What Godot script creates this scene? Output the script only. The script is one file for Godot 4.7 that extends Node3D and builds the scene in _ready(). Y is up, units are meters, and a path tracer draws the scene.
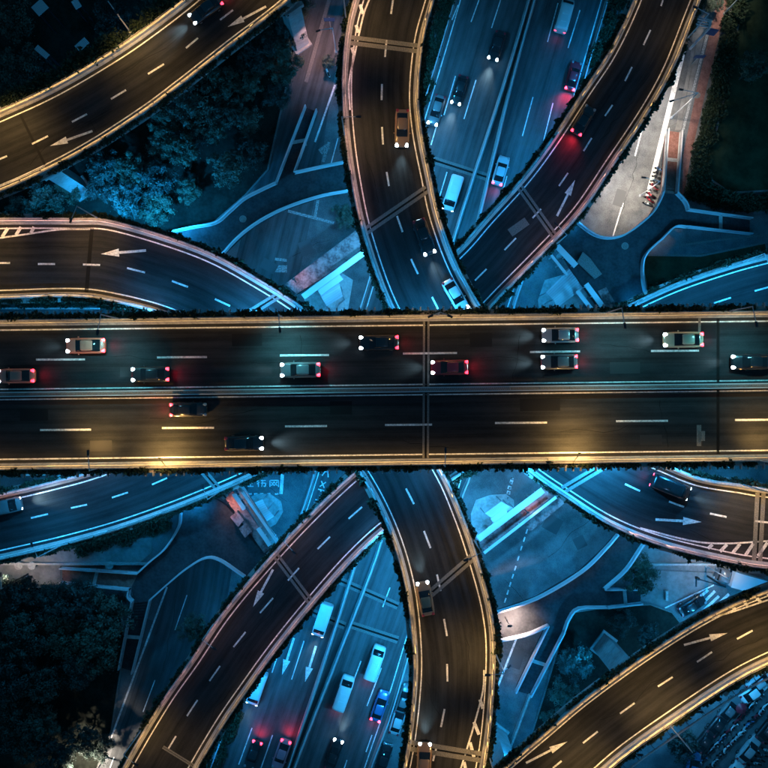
extends Node3D

# An interchange of four road levels at night, seen from straight above. Plan positions are read off the
# photograph (768 x 768) and turned into metres at the height of the level they lie on.
const EYE := 118.0
const PX := 770.0
const UP := Vector3.UP
const MAIN := 25.0      # height of the straight flyover
const HIGH := 17.5      # two left-turn ramps
const LOW := 10.5       # the other two left-turn ramps
const OUTER := 14.0     # ramps across the corners
const WALK := 6.0       # footbridges

var M := {}
var used := {}
var shared := {}
var rng := RandomNumberGenerator.new()
var unit: BoxMesh

const COOL := [0.010, 0.37, 1.0]
const CYAN := [0.03, 0.43, 1.0]
const MIST := [0.07, 0.47, 1.0]
const TEAL := [0.18, 0.84, 1.0]
const WARM := [1.0, 0.57, 0.17]
const PALE := [1.0, 0.86, 0.70]
const PINK := [1.0, 0.50, 0.42]

func lin(c) -> Color:
	return Color(c[0], c[1], c[2]).linear_to_srgb()

func at(x: float, y: float, h := 0.0) -> Vector3:
	var k := (EYE - h) / PX
	return Vector3((x - 384.0) * k, h, (y - 384.0) * k)

func _ready() -> void:
	rng.seed = 20417
	camera_and_sky()
	unit = BoxMesh.new()
	make_materials()
	ground_and_streets()
	flyovers()
	footbridges()
	lamps()
	vegetation()
	street_things()
	traffic()
	parking()

func camera_and_sky() -> void:
	var cam := Camera3D.new()
	cam.name = "camera"
	cam.fov = rad_to_deg(2.0 * atan(384.0 / PX))
	cam.near = 1.0
	cam.far = 2000.0
	add_child(cam)
	cam.position = Vector3(0, EYE, 0)
	cam.rotation = Vector3(-PI / 2, 0, 0)
	cam.current = true
	var sky_m := ProceduralSkyMaterial.new()
	sky_m.sky_top_color = lin([0.003, 0.054, 0.115])
	sky_m.sky_horizon_color = lin([0.008, 0.054, 0.110])
	sky_m.sky_curve = 0.12
	sky_m.ground_bottom_color = lin([0.004, 0.012, 0.022])
	sky_m.ground_horizon_color = lin([0.008, 0.054, 0.110])
	var sky := Sky.new()
	sky.sky_material = sky_m
	var env := Environment.new()
	env.background_mode = Environment.BG_SKY
	env.sky = sky
	env.background_energy_multiplier = 1.0
	env.tonemap_mode = Environment.TONE_MAPPER_LINEAR
	env.tonemap_exposure = 1.3
	env.sdfgi_enabled = true
	env.ssao_enabled = true
	env.ssil_enabled = true
	var we := WorldEnvironment.new()
	we.name = "world_environment"
	we.environment = env
	add_child(we)
	var added_moon_light := DirectionalLight3D.new()  # added faint blue fill from above; no moon is known
	added_moon_light.name = "added_moon_light"
	added_moon_light.light_color = lin([0.25, 0.55, 1.0])
	added_moon_light.light_energy = 0.02
	added_moon_light.light_angular_distance = 4.0
	added_moon_light.shadow_enabled = true
	add_child(added_moon_light)
	added_moon_light.look_at_from_position(Vector3(30, 100, 40), Vector3.ZERO, UP)

# ---------------------------------------------------------------- helpers

func put(o: Node3D, called: String, parent: Node) -> Node3D:
	var key := str(parent.get_instance_id()) + called
	var n: int = used.get(key, 0)
	used[key] = n + 1
	o.name = called if n == 0 else "%s_%03d" % [called, n]
	parent.add_child(o, true)
	return o

func tag(o: Node, label: String, category: String, group := "", kind := "") -> Node:
	if label: o.set_meta("label", label)
	if category: o.set_meta("category", category)
	if group: o.set_meta("group", group)
	if kind: o.set_meta("kind", kind)
	return o

func thing(called: String, label: String, category: String, group := "", where := Vector3.ZERO, turn := 0.0) -> Node3D:
	var o := Node3D.new()
	put(o, called, self)
	o.position = where
	o.rotation.y = turn
	tag(o, label, category, group)
	return o

func struct(called: String) -> Node3D:
	var o := Node3D.new()
	put(o, called, self)
	o.set_meta("kind", "structure")
	return o

func part(mesh: Mesh, called: String, m: Material, parent: Node, pos := Vector3.ZERO) -> MeshInstance3D:
	var o := MeshInstance3D.new()
	o.mesh = mesh
	o.material_override = m
	o.position = pos
	put(o, called, parent)
	return o

func tool() -> SurfaceTool:
	var st := SurfaceTool.new()
	st.begin(Mesh.PRIMITIVE_TRIANGLES)
	return st

func done(st: SurfaceTool) -> ArrayMesh:
	st.generate_normals()
	return st.commit()

func quad(st: SurfaceTool, a: Vector3, b: Vector3, c: Vector3, d: Vector3, ua := Vector2.ZERO, ub := Vector2(1, 0), uc := Vector2(1, 1), ud := Vector2(0, 1), smooth := false) -> void:
	st.set_smooth_group(0 if smooth else -1)
	for v in [[a, ua], [b, ub], [c, uc], [a, ua], [c, uc], [d, ud]]:
		st.set_uv(v[1])
		st.add_vertex(v[0])

func box(st: SurfaceTool, centre: Vector3, size: Vector3, basis := Basis.IDENTITY) -> void:
	var e := size / 2.0
	var p := []
	for i in 8:
		p.append(centre + basis * Vector3(e.x if i & 1 else -e.x, e.y if i & 2 else -e.y, e.z if i & 4 else -e.z))
	for f in [[0, 1, 3, 2], [5, 4, 6, 7], [4, 0, 2, 6], [1, 5, 7, 3], [2, 3, 7, 6], [4, 5, 1, 0]]:
		quad(st, p[f[0]], p[f[1]], p[f[2]], p[f[3]])

# a straight beam in a SurfaceTool
func beam(st: SurfaceTool, p: Vector3, q: Vector3, w: float, h: float) -> void:
	var d := q - p
	var x := d.normalized()
	var side := x.cross(UP) if absf(x.y) < 0.98 else Vector3(0, 0, 1)
	side = side.normalized()
	var up := side.cross(x).normalized()
	box(st, (p + q) / 2.0, Vector3(d.length(), h, w), Basis(x, up, side))

# a straight bar as a node that shares one box mesh
func bar(p: Vector3, q: Vector3, w: float, h: float, m: Material, parent: Node, called: String) -> MeshInstance3D:
	var d := q - p
	var x := d.normalized()
	var side := x.cross(UP) if absf(x.y) < 0.98 else Vector3(0, 0, 1)
	side = side.normalized()
	var up := side.cross(x).normalized()
	var o := part(unit, called, m, parent)
	o.transform = Transform3D(Basis(x * d.length(), up * h, side * w), (p + q) / 2.0)
	return o

func tube(st: SurfaceTool, p: Vector3, q: Vector3, r0: float, r1: float, n := 8) -> void:
	var x := (q - p).normalized()
	var side := x.cross(Vector3(0.3, 1, 0.1) if absf(x.y) < 0.9 else Vector3(1, 0, 0)).normalized()
	var other := x.cross(side)
	for i in n:
		var a := TAU * i / n
		var b := TAU * (i + 1) / n
		var da := side * cos(a) + other * sin(a)
		var db := side * cos(b) + other * sin(b)
		quad(st, p + da * r0, q + da * r1, q + db * r1, p + db * r0, Vector2.ZERO, Vector2(1, 0), Vector2(1, 1), Vector2(0, 1), true)
		st.set_smooth_group(-1)
		for v in [q, q + da * r1, q + db * r1]:
			st.set_uv(Vector2.ZERO)
			st.add_vertex(v)

# rounded sections along z: [z, half width, bottom, top]
func loft(stations: Array, n := 16, power := 4.0) -> ArrayMesh:
	var st := tool()
	var rings := []
	for s in stations:
		var ring := []
		for i in n:
			var a := TAU * (i + 0.5) / n
			var c := cos(a)
			var sn := sin(a)
			var f := pow(pow(absf(c), power) + pow(absf(sn), power), -1.0 / power)
			ring.append(Vector3(c * f * s[1], (s[2] + s[3]) / 2.0 + sn * f * (s[3] - s[2]) / 2.0, s[0]))
		rings.append(ring)
	for k in rings.size() - 1:
		for i in n:
			var j := (i + 1) % n
			quad(st, rings[k][i], rings[k][j], rings[k + 1][j], rings[k + 1][i], Vector2.ZERO, Vector2(1, 0), Vector2(1, 1), Vector2(0, 1), true)
	for e in [0, rings.size() - 1]:
		var mid := Vector3.ZERO
		for v in rings[e]: mid += v / n
		st.set_smooth_group(-1)
		for i in n:
			for v in [mid, rings[e][i], rings[e][(i + 1) % n]]:
				st.set_uv(Vector2.ZERO)
				st.add_vertex(v)
	return done(st)

# frames: [point, sideways unit vector, distance along]; profile: [sideways, up]
func sweep(st: SurfaceTool, frames: Array, prof: Array, closed := true, scale_uv := Vector2(1, 1)) -> void:
	var n := prof.size()
	for k in frames.size() - 1:
		var f = frames[k]
		var g = frames[k + 1]
		for i in (n if closed else n - 1):
			var a = prof[i]
			var b = prof[(i + 1) % n]
			quad(st, f[0] + f[1] * a[0] + UP * a[1], f[0] + f[1] * b[0] + UP * b[1], g[0] + g[1] * b[0] + UP * b[1], g[0] + g[1] * a[0] + UP * a[1],
				Vector2(a[0], f[2]) * scale_uv, Vector2(b[0], f[2]) * scale_uv, Vector2(b[0], g[2]) * scale_uv, Vector2(a[0], g[2]) * scale_uv)
	if closed and n == 4:
		for e in [0, frames.size() - 1]:
			var f = frames[e]
			var c := []
			for i in 4: c.append(f[0] + f[1] * prof[i][0] + UP * prof[i][1])
			quad(st, c[0], c[1], c[2], c[3])

# smooth path through plan points, with sideways vectors to the right of travel
func path(points: Array, h: float, steps := 6) -> Array:
	var v := []
	for p in points: v.append(Vector2(p[0], p[1]))
	var out := []
	for i in v.size() - 1:
		var p0: Vector2 = v[i - 1] if i > 0 else v[i] * 2.0 - v[i + 1]
		var p3: Vector2 = v[i + 2] if i + 2 < v.size() else v[i + 1] * 2.0 - v[i]
		for s in steps:
			out.append(v[i].cubic_interpolate(v[i + 1], p0, p3, float(s) / steps))
	out.append(v[-1])
	var w := []
	for p in out: w.append(at(p.x, p.y, h))
	return frames_of(w)

func frames_of(w: Array) -> Array:
	var frames := []
	var run := 0.0
	for i in w.size():
		var d: Vector3 = w[mini(i + 1, w.size() - 1)] - w[maxi(i - 1, 0)]
		if i > 0: run += w[i].distance_to(w[i - 1])
		frames.append([w[i], d.normalized().cross(UP).normalized(), run])
	return frames

func sheet(points: Array, h: float, m: Material, called: String, parent: Node, scale_uv := 1.0) -> MeshInstance3D:
	var poly := PackedVector2Array()
	for p in points:
		var w := at(p[0], p[1], h)
		poly.append(Vector2(w.x, w.z))
	var st := tool()
	st.set_smooth_group(-1)
	for i in Geometry2D.triangulate_polygon(poly):
		st.set_uv(poly[i] * scale_uv)
		st.set_normal(UP)
		st.add_vertex(Vector3(poly[i].x, h, poly[i].y))
	return part(st.commit(), called, m, parent)

# a slab with thickness over a plan polygon
func slab(points: Array, h: float, thick: float, m: Material, called: String, parent: Node) -> MeshInstance3D:
	var poly := PackedVector2Array()
	for p in points:
		var w := at(p[0], p[1], h)
		poly.append(Vector2(w.x, w.z))
	var st := tool()
	st.set_smooth_group(-1)
	for i in Geometry2D.triangulate_polygon(poly):
		st.set_uv(poly[i])
		st.add_vertex(Vector3(poly[i].x, h, poly[i].y))
	var tri := Geometry2D.triangulate_polygon(poly)
	tri.reverse()
	for i in tri:
		st.set_uv(poly[i])
		st.add_vertex(Vector3(poly[i].x, h - thick, poly[i].y))
	for i in poly.size():
		var a := poly[i]
		var b := poly[(i + 1) % poly.size()]
		quad(st, Vector3(a.x, h, a.y), Vector3(b.x, h, b.y), Vector3(b.x, h - thick, b.y), Vector3(a.x, h - thick, a.y))
	return part(done(st), called, m, parent)

# ---------------------------------------------------------------- materials

func mat(name_: String, c, rough := 0.8, metal := 0.0) -> StandardMaterial3D:
	var m := StandardMaterial3D.new()
	m.resource_name = name_
	m.albedo_color = lin(c)
	m.roughness = rough
	m.metallic = metal
	if rough >= 0.7: m.metallic_specular = 0.22
	M[name_] = m
	return m

func glow(name_: String, c, energy: float) -> StandardMaterial3D:
	var m := mat(name_, [0.6, 0.6, 0.6], 0.4)
	m.emission_enabled = true
	m.emission = lin(c)
	m.emission_energy_multiplier = energy
	return m

func noise_bytes(w: int, h: int, freq: float, seed_: int, octaves := 4, sx := 1.0, sy := 1.0) -> PackedByteArray:
	var n := FastNoiseLite.new()
	n.seed = seed_
	n.noise_type = FastNoiseLite.TYPE_SIMPLEX_SMOOTH
	n.frequency = freq
	n.fractal_octaves = octaves
	var iw := int(w * sx)
	var ih := int(h * sy)
	var img := n.get_seamless_image(iw, ih, false, false, 0.12, true)
	img.convert(Image.FORMAT_L8)
	if iw != w or ih != h: img.resize(w, h, Image.INTERPOLATE_CUBIC)
	return img.get_data()

# colour = mix of two base colours by several layers of noise; stays free of light and shade
func noisy(w: int, h: int, lo, hi, layers: Array, contrast := 1.0) -> ImageTexture:
	var data := []
	for l in layers: data.append(l[0])
	var img := Image.create(w, h, false, Image.FORMAT_RGB8)
	var lut := []
	for i in 256:
		var t := clampf((i / 255.0 - 0.5) * contrast + 0.5, 0.0, 1.0)
		lut.append(Color(lerpf(lo[0], hi[0], t), lerpf(lo[1], hi[1], t), lerpf(lo[2], hi[2], t)).linear_to_srgb())
	var bytes := PackedByteArray()
	bytes.resize(w * h * 3)
	for i in w * h:
		var v := 0.0
		for k in layers.size(): v += data[k][i] * layers[k][1]
		var c: Color = lut[clampi(int(v), 0, 255)]
		bytes[i * 3] = c.r8
		bytes[i * 3 + 1] = c.g8
		bytes[i * 3 + 2] = c.b8
	img.set_data(w, h, false, Image.FORMAT_RGB8, bytes)
	img.generate_mipmaps()
	return ImageTexture.create_from_image(img)

func triplanar(m: StandardMaterial3D, metres: float) -> void:
	m.uv1_triplanar = true
	m.uv1_world_triplanar = true
	m.uv1_scale = Vector3.ONE / metres

func make_materials() -> void:
	var grain := PackedByteArray()
	grain.resize(512 * 512)
	for i in grain.size(): grain[i] = rng.randi_range(0, 255)
	var patches := noise_bytes(512, 512, 0.006, 3, 4)
	var mid := noise_bytes(512, 512, 0.03, 4, 4)
	var streak := noise_bytes(512, 512, 0.02, 5, 4, 1.0, 0.06)
	var streak_fine := noise_bytes(512, 512, 0.09, 6, 3, 1.0, 0.04)
	# roads: u across (12 m), v along (36 m)
	var road := noisy(512, 512, [0.014, 0.015, 0.016], [0.044, 0.045, 0.047], [[streak, 0.34], [streak_fine, 0.14], [patches, 0.24], [grain, 0.16], [mid, 0.12]], 1.9)
	var m := mat("asphalt", [1, 1, 1], 0.88)
	m.albedo_texture = road
	m = mat("asphalt_low", [1, 1, 1], 0.85)
	m.albedo_color = Color(1, 1, 1)
	m.albedo_texture = noisy(512, 512, [0.046, 0.048, 0.050], [0.125, 0.128, 0.13], [[streak, 0.34], [streak_fine, 0.12], [patches, 0.26], [grain, 0.16], [mid, 0.12]], 1.9)
	m = mat("street", [1, 1, 1], 0.8)
	m.albedo_texture = noisy(512, 512, [0.075, 0.078, 0.080], [0.19, 0.193, 0.196], [[patches, 0.42], [mid, 0.3], [grain, 0.28]], 2.0)
	triplanar(m, 31.0)
	m = mat("concrete", [1, 1, 1], 0.85)
	m.albedo_texture = noisy(512, 512, [0.26, 0.25, 0.235], [0.56, 0.55, 0.53], [[patches, 0.35], [mid, 0.35], [grain, 0.3]], 1.7)
	triplanar(m, 9.0)
	m = mat("parapet", [1, 1, 1], 0.75)
	m.albedo_texture = noisy(512, 512, [0.24, 0.23, 0.215], [0.52, 0.50, 0.475], [[patches, 0.3], [mid, 0.45], [grain, 0.25]], 1.8)
	triplanar(m, 6.0)
	m = mat("joint", [1, 1, 1], 0.85)
	m.albedo_texture = noisy(512, 512, [0.09, 0.086, 0.08], [0.24, 0.235, 0.225], [[mid, 0.5], [grain, 0.5]], 1.9)
	triplanar(m, 3.0)
	m = mat("paint", [1, 1, 1], 0.6)
	m.albedo_texture = noisy(512, 512, [0.36, 0.35, 0.33], [0.92, 0.91, 0.88], [[mid, 0.5], [grain, 0.3], [patches, 0.35]], 2.3)
	triplanar(m, 5.0)
	m = mat("worn_paint", [1, 1, 1], 0.7)
	m.albedo_texture = noisy(512, 512, [0.10, 0.10, 0.10], [0.52, 0.52, 0.51], [[mid, 0.6], [grain, 0.4]], 2.2)
	triplanar(m, 4.0)
	m = mat("paving", [1, 1, 1], 0.85)
	m.albedo_texture = noisy(512, 512, [0.13, 0.125, 0.12], [0.27, 0.26, 0.25], [[patches, 0.4], [mid, 0.3], [grain, 0.3]], 1.8)
	triplanar(m, 12.0)
	m = mat("walk_deck", [1, 1, 1], 0.8)
	m.albedo_texture = noisy(512, 512, [0.022, 0.023, 0.026], [0.062, 0.064, 0.068], [[patches, 0.4], [mid, 0.35], [grain, 0.25]], 1.6)
	triplanar(m, 8.0)
	m = mat("red_paving", [1, 1, 1], 0.85)
	m.albedo_texture = noisy(512, 512, [0.13, 0.060, 0.050], [0.30, 0.150, 0.125], [[patches, 0.35], [mid, 0.35], [grain, 0.3]], 1.8)
	triplanar(m, 5.0)
	m = mat("rust_roof", [1, 1, 1], 0.8)
	m.albedo_texture = noisy(512, 512, [0.10, 0.055, 0.055], [0.42, 0.25, 0.24], [[patches, 0.5], [mid, 0.3], [grain, 0.2]], 2.4)
	triplanar(m, 7.0)
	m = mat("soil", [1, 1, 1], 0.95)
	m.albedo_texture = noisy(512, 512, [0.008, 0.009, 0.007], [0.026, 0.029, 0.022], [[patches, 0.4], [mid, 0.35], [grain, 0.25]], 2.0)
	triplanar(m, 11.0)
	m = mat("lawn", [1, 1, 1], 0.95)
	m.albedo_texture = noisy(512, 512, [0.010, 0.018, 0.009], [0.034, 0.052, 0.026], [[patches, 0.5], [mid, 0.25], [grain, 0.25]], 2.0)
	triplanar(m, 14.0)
	m = mat("leaf", [1, 1, 1], 0.6)
	m.vertex_color_use_as_albedo = true
	m.backlight_enabled = true
	m.backlight = Color(0.18, 0.22, 0.12)
	m = mat("shrub", [1, 1, 1], 0.7)
	m.vertex_color_use_as_albedo = true
	mat("bark", [0.07, 0.055, 0.042], 0.95)
	mat("canopy", [0.62, 0.63, 0.64], 0.5)
	mat("canopy_rib", [0.42, 0.43, 0.44], 0.5)
	mat("steel", [0.45, 0.46, 0.47], 0.35, 0.6)
	mat("rail_paint", [0.50, 0.51, 0.52], 0.5)
	mat("rail_grey", [0.16, 0.155, 0.15], 0.6)
	mat("patch_dark", [0.018, 0.018, 0.019], 0.92)
	mat("patch_light", [0.040, 0.040, 0.041], 0.92)
	mat("patch_street", [0.098, 0.10, 0.102], 0.92)
	mat("crack_seal", [0.006, 0.006, 0.006], 0.75)
	mat("dark_steel", [0.03, 0.03, 0.033], 0.5, 0.3)
	mat("gap", [0.012, 0.012, 0.012], 0.95)
	mat("rubber", [0.018, 0.018, 0.018], 0.85)
	mat("rim", [0.4, 0.4, 0.41], 0.35, 0.8)
	mat("glass", [0.012, 0.014, 0.016], 0.06)
	mat("planter", [0.30, 0.28, 0.26], 0.9)
	mat("sign_blue", [0.03, 0.07, 0.16], 0.5)
	for c in [["paint_white", [0.72, 0.72, 0.70]], ["paint_silver", [0.42, 0.43, 0.44]], ["paint_grey", [0.13, 0.135, 0.14]], ["paint_black", [0.015, 0.015, 0.017]],
			["paint_red", [0.34, 0.016, 0.03]], ["paint_orange", [0.78, 0.21, 0.13]], ["paint_beige", [0.72, 0.56, 0.36]], ["paint_blue", [0.05, 0.14, 0.30]], ["paint_brown", [0.26, 0.15, 0.08]], ["paint_pink", [0.62, 0.20, 0.24]]]:
		var p := mat(c[0], c[1], 0.32)
		p.clearcoat_enabled = true
		p.clearcoat = 0.8
		p.clearcoat_roughness = 0.08
	glow("head_glow", [0.70, 0.90, 1.0], 16.0)
	glow("tail_glow", [1.0, 0.012, 0.03], 9.0)
	glow("lamp_warm", WARM, 14.0)
	glow("lamp_pale", PALE, 14.0)
	glow("lamp_cool", CYAN, 8.0)
	glow("lamp_pink", PINK, 12.0)
	glow("strip_warm", WARM, 2.0)  # lens glow of the unseen strips below the hand rails
	glow("strip_pink", PINK, 2.0)
	glow("strip_cool", CYAN, 1.5)
	glow("lamp_dead", [0, 0, 0], 0.0)

# ---------------------------------------------------------------- roads

# pairs of plan points [left x, left y, right x, right y] -> two rows of world points
func edges(pairs: Array, h: float, steps := 6) -> Dictionary:
	var a := []
	var b := []
	for i in pairs.size() - 1:
		for s in (steps if i < pairs.size() - 2 else steps + 1):
			var t := float(s) / steps
			var pts := []
			for k in [0, 2]:
				var g := func(j): return Vector2(pairs[j][k], pairs[j][k + 1])
				var p1: Vector2 = g.call(i)
				var p2: Vector2 = g.call(i + 1)
				var p0: Vector2 = g.call(i - 1) if i > 0 else p1 * 2.0 - p2
				var p3: Vector2 = g.call(i + 2) if i + 2 < pairs.size() else p2 * 2.0 - p1
				pts.append(p1.cubic_interpolate(p2, p0, p3, t))
			a.append(at(pts[0].x, pts[0].y, h))
			b.append(at(pts[1].x, pts[1].y, h))
	var fa := []
	var fb := []
	var run := 0.0
	for i in a.size():
		if i > 0: run += ((a[i] + b[i]) / 2.0).distance_to((a[i - 1] + b[i - 1]) / 2.0)
		var r: Vector3 = (b[i] - a[i]).normalized()
		fa.append([a[i], r, run])
		fb.append([b[i], -r, run])
	return {"a": fa, "b": fb}

func ribbon(e: Dictionary, m: Material, called: String, parent: Node, shift := 0.0) -> MeshInstance3D:
	var st := tool()
	for i in e.a.size() - 1:
		var w0: float = e.a[i][0].distance_to(e.b[i][0])
		var w1: float = e.a[i + 1][0].distance_to(e.b[i + 1][0])
		var v0: float = e.a[i][2] / 36.0 + shift
		var v1: float = e.a[i + 1][2] / 36.0 + shift
		quad(st, e.a[i][0], e.b[i][0], e.b[i + 1][0], e.a[i + 1][0], Vector2(shift, v0), Vector2(shift + w0 / 12.0, v0), Vector2(shift + w1 / 12.0, v1), Vector2(shift, v1), true)
	return part(done(st), called, m, parent)

func line(frames: Array, off: float, width: float, lift: float, m: Material, called: String, parent: Node) -> MeshInstance3D:
	var st := tool()
	sweep(st, frames, [[off, lift], [off + width, lift]], false)
	return part(done(st), called, m, parent)

# a painted stroke between two plan points on a level
func mark(x0: float, y0: float, x1: float, y1: float, h: float, width: float, parent: Node, called := "lane_marking", m: Material = null) -> void:
	bar(at(x0, y0, h) + UP * 0.001, at(x1, y1, h) + UP * 0.001, width, 0.012, m if m else M.paint, parent, called)

func arrow(x0: float, y0: float, x1: float, y1: float, h: float, parent: Node, width := 1.0) -> void:
	var p := at(x0, y0, h) + UP * 0.008
	var q := at(x1, y1, h) + UP * 0.008
	var d := (q - p).normalized()
	var s := d.cross(UP)
	var n := q - d * (p.distance_to(q) * 0.40)
	var st := tool()
	var w := 0.13 * width
	quad(st, p - s * w, p + s * w, n + s * w, n - s * w)
	st.set_smooth_group(-1)
	for v in [n - s * 0.42 * width, n + s * 0.42 * width, q]:
		st.set_uv(Vector2.ZERO)
		st.add_vertex(v)
	part(done(st), "direction_arrow", M.paint, parent)

# expansion joint: two concrete strips with a dark gap
func joint(x0: float, y0: float, x1: float, y1: float, h: float, parent: Node, gap := 0.5, strip := 0.5) -> void:
	gap *= 0.6
	strip *= 0.62
	var p := at(x0, y0, h) + UP * 0.002
	var q := at(x1, y1, h) + UP * 0.002
	var s := (q - p).normalized().cross(UP) * ((gap + strip) / 2.0)
	var j := bar(p, q, gap, 0.008, M.gap, parent, "expansion_joint")
	for k in [-1, 1]:
		var o := bar(p + s * k, q + s * k, strip, 0.008, M.joint, parent, "joint_strip")
		o.position.y += 0.001

func dashes(list: Array, h: float, width: float, parent: Node) -> void:
	for d in list: mark(d[0], d[1], d[2], d[3], h, width, parent)

func tuft(seed_: int, n: int, r: float, size: float, tone: Array) -> ArrayMesh:
	var g := RandomNumberGenerator.new()
	g.seed = seed_
	var st := tool()
	for i in n:
		var p := Vector3(g.randf_range(-1, 1), g.randf_range(0.1, 1.6), g.randf_range(-1, 1)) * r
		var x := Vector3(g.randf_range(-1, 1), g.randf_range(-0.7, 0.7), g.randf_range(-1, 1)).normalized() * size * g.randf_range(0.6, 1.2)
		var y := x.cross(Vector3(g.randf_range(-1, 1), g.randf_range(-1, 1), g.randf_range(-1, 1))).normalized() * size * 0.6
		var k := g.randf_range(0.6, 1.4)
		st.set_color(Color(tone[0] * k, tone[1] * k, tone[2] * k))
		quad(st, p - x, p - y, p + x, p + y)
	return done(st)

# shrubs in the trough outside a parapet
func shrubs(frames: Array, off: float, lift: float, pitch: float, parent: Node, called := "trough_shrubs", big := 1.0, kind := "tuft") -> void:
	if not shared.has("tuft"):
		shared.tuft = tuft(9, 26, 0.30, 0.20, [0.035, 0.052, 0.034])
		shared.bush = tuft(10, 110, 0.48, 0.12, [0.030, 0.046, 0.026])
	var spots := []
	var sizes := []
	var growth := FastNoiseLite.new()
	growth.seed = 77
	growth.frequency = 0.08
	var next := 0.0
	for i in frames.size() - 1:
		var f = frames[i]
		var g = frames[i + 1]
		while next < g[2]:
			var t: float = (next - f[2]) / maxf(g[2] - f[2], 0.001)
			var lush := growth.get_noise_2d(next * 4.0, off * 50.0 + f[0].x + f[0].z * 0.1)
			if lush > -0.28 or rng.randf() < 0.25:
				sizes.append(clampf(0.95 + lush * 1.1, 0.45, 1.5))
				spots.append(f[0].lerp(g[0], t) + f[1].lerp(g[1], t) * (off + rng.randf_range(-0.1, 0.1)) + UP * lift)
			next += pitch * rng.randf_range(0.5, 1.5)
	var mm := MultiMesh.new()
	mm.transform_format = MultiMesh.TRANSFORM_3D
	mm.mesh = shared[kind]
	mm.instance_count = spots.size()
	for i in spots.size():
		var s: float = rng.randf_range(0.7, 1.25) * big * sizes[i]
		mm.set_instance_transform(i, Transform3D(Basis(UP, rng.randf() * TAU).scaled(Vector3(s, s * rng.randf_range(0.8, 1.4), s)), spots[i]))
	var o := MultiMeshInstance3D.new()
	o.multimesh = mm
	o.material_override = M.shrub
	put(o, called, parent)
	o.set_meta("kind", "stuff")

# parapet with a rail on brackets, the trough outside it and the painted edge line inside
func parapet(frames: Array, parent: Node, line_off := 1.22, with_line := true) -> void:
	var st := tool()
	sweep(st, frames, [[0.0, -0.5], [0.0, 0.86], [0.06, 0.92], [0.42, 0.92], [0.48, 0.86], [0.54, 0.40], [0.76, 0.10], [0.76, -0.05]])
	var p := part(done(st), "parapet", M.parapet, parent)
	st = tool()
	sweep(st, frames, [[0.34, 1.22], [0.44, 1.22], [0.44, 1.30], [0.34, 1.30]])
	for i in range(0, frames.size(), 2):
		var f = frames[i]
		box(st, f[0] + f[1] * 0.37 + UP * 1.06, Vector3(0.10, 0.34, 0.10))
	part(done(st), "hand_rail", M.rail_grey, p)
	st = tool()
	sweep(st, frames, [[-0.55, -0.1], [-0.55, 0.42], [-0.03, 0.42], [-0.03, -0.1]])
	part(done(st), "plant_trough", M.planter, parent)
	shrubs(frames, -0.30, 0.30, 0.26, parent)
	if with_line: line(frames, line_off, 0.17, 0.006, M.paint, "edge_line", parent)

# unseen strip under the hand rail, placed to light parapet and edge line
func unseen_rail_light(frames: Array, parent: Node, c: Array, power: float, straight := false) -> void:
	var o := Node3D.new()
	put(o, "unseen_rail_light", parent)
	var st := tool()
	sweep(st, frames, [[0.37, 1.185], [0.44, 1.185], [0.44, 1.215], [0.37, 1.215]])
	part(done(st), "lens", M.strip_cool if c[0] < 0.5 else (M.strip_pink if c == PINK else M.strip_warm), o)
	var i := 0
	while i < frames.size() - 1:
		var j := i + 1
		while j < frames.size() - 1 and frames[j + 1][2] - frames[i][2] < (30.0 if straight else 4.2): j += 1
		var p: Vector3 = (frames[i][0] + frames[j][0]) / 2.0
		if absf(p.x) < 58.0 and absf(p.z) < 58.0:
			var d: Vector3 = frames[j][0] - frames[i][0]
			var r: Vector3 = (frames[i][1] + frames[j][1]).normalized()
			var mid: Vector3 = (frames[(i + j) / 2][0] + frames[(i + j + 1) / 2][0]) / 2.0
			p = p.lerp(mid, 0.67)
			var l := AreaLight3D.new()
			l.area_size = Vector2(d.length(), 0.06)
			l.light_color = lin(c)
			l.light_energy = power * d.length()
			l.area_range = 60.0
			l.shadow_enabled = true
			put(l, "light", o)
			var z := -(r * 0.38 - UP * 0.92).normalized()
			var x := d.normalized()
			x = (x - z * x.dot(z)).normalized()
			l.transform = Transform3D(Basis(x, z.cross(x), z), p + r * 0.47 + UP * 1.16)
		i = j

func pier(x: float, y: float, h: float, w: float, d: float, turn: float, parent: Node) -> void:
	var p := at(x, y, 0)
	var st := tool()
	var b := Basis(UP, turn)
	box(st, p + UP * (h - 1.6) / 2.0, Vector3(w, h - 1.6, d), b)
	box(st, p + UP * (h - 1.95), Vector3(w * 1.35, 0.7, d * 1.15), b)
	box(st, p + UP * 0.2, Vector3(w + 0.7, 0.4, d + 0.7), b)
	part(done(st), "pier", M.concrete, parent)

# unseen luminaire under a deck, placed to light what lies below or beside
func unseen_under_light(x: float, y: float, h: float, c: Array, energy: float, parent: Node, toward := Vector3.ZERO, cone := 78.0, hang := 1.25) -> void:
	var p := at(x, y, h)
	var o := Node3D.new()
	put(o, "unseen_underdeck_light", parent)
	o.position = p - parent.position
	bar(Vector3(-0.4, 0, 0), Vector3(0.4, 0, 0), 0.30, 0.14, M.dark_steel, o, "housing")
	bar(Vector3(-0.2, -0.09, 0), Vector3(0.2, -0.09, 0), 0.22, 0.03, M.lamp_cool if c[2] > 0.9 and c[0] < 0.5 else M.lamp_pink, o, "lens")
	bar(Vector3(0, 0.07, 0), Vector3(0, hang, 0), 0.05, 0.05, M.dark_steel, o, "hanger")
	spot(o, Vector3(0, -0.2, 0), Vector3(0, -1, 0) + toward, c, energy, cone, 0.3)

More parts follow.
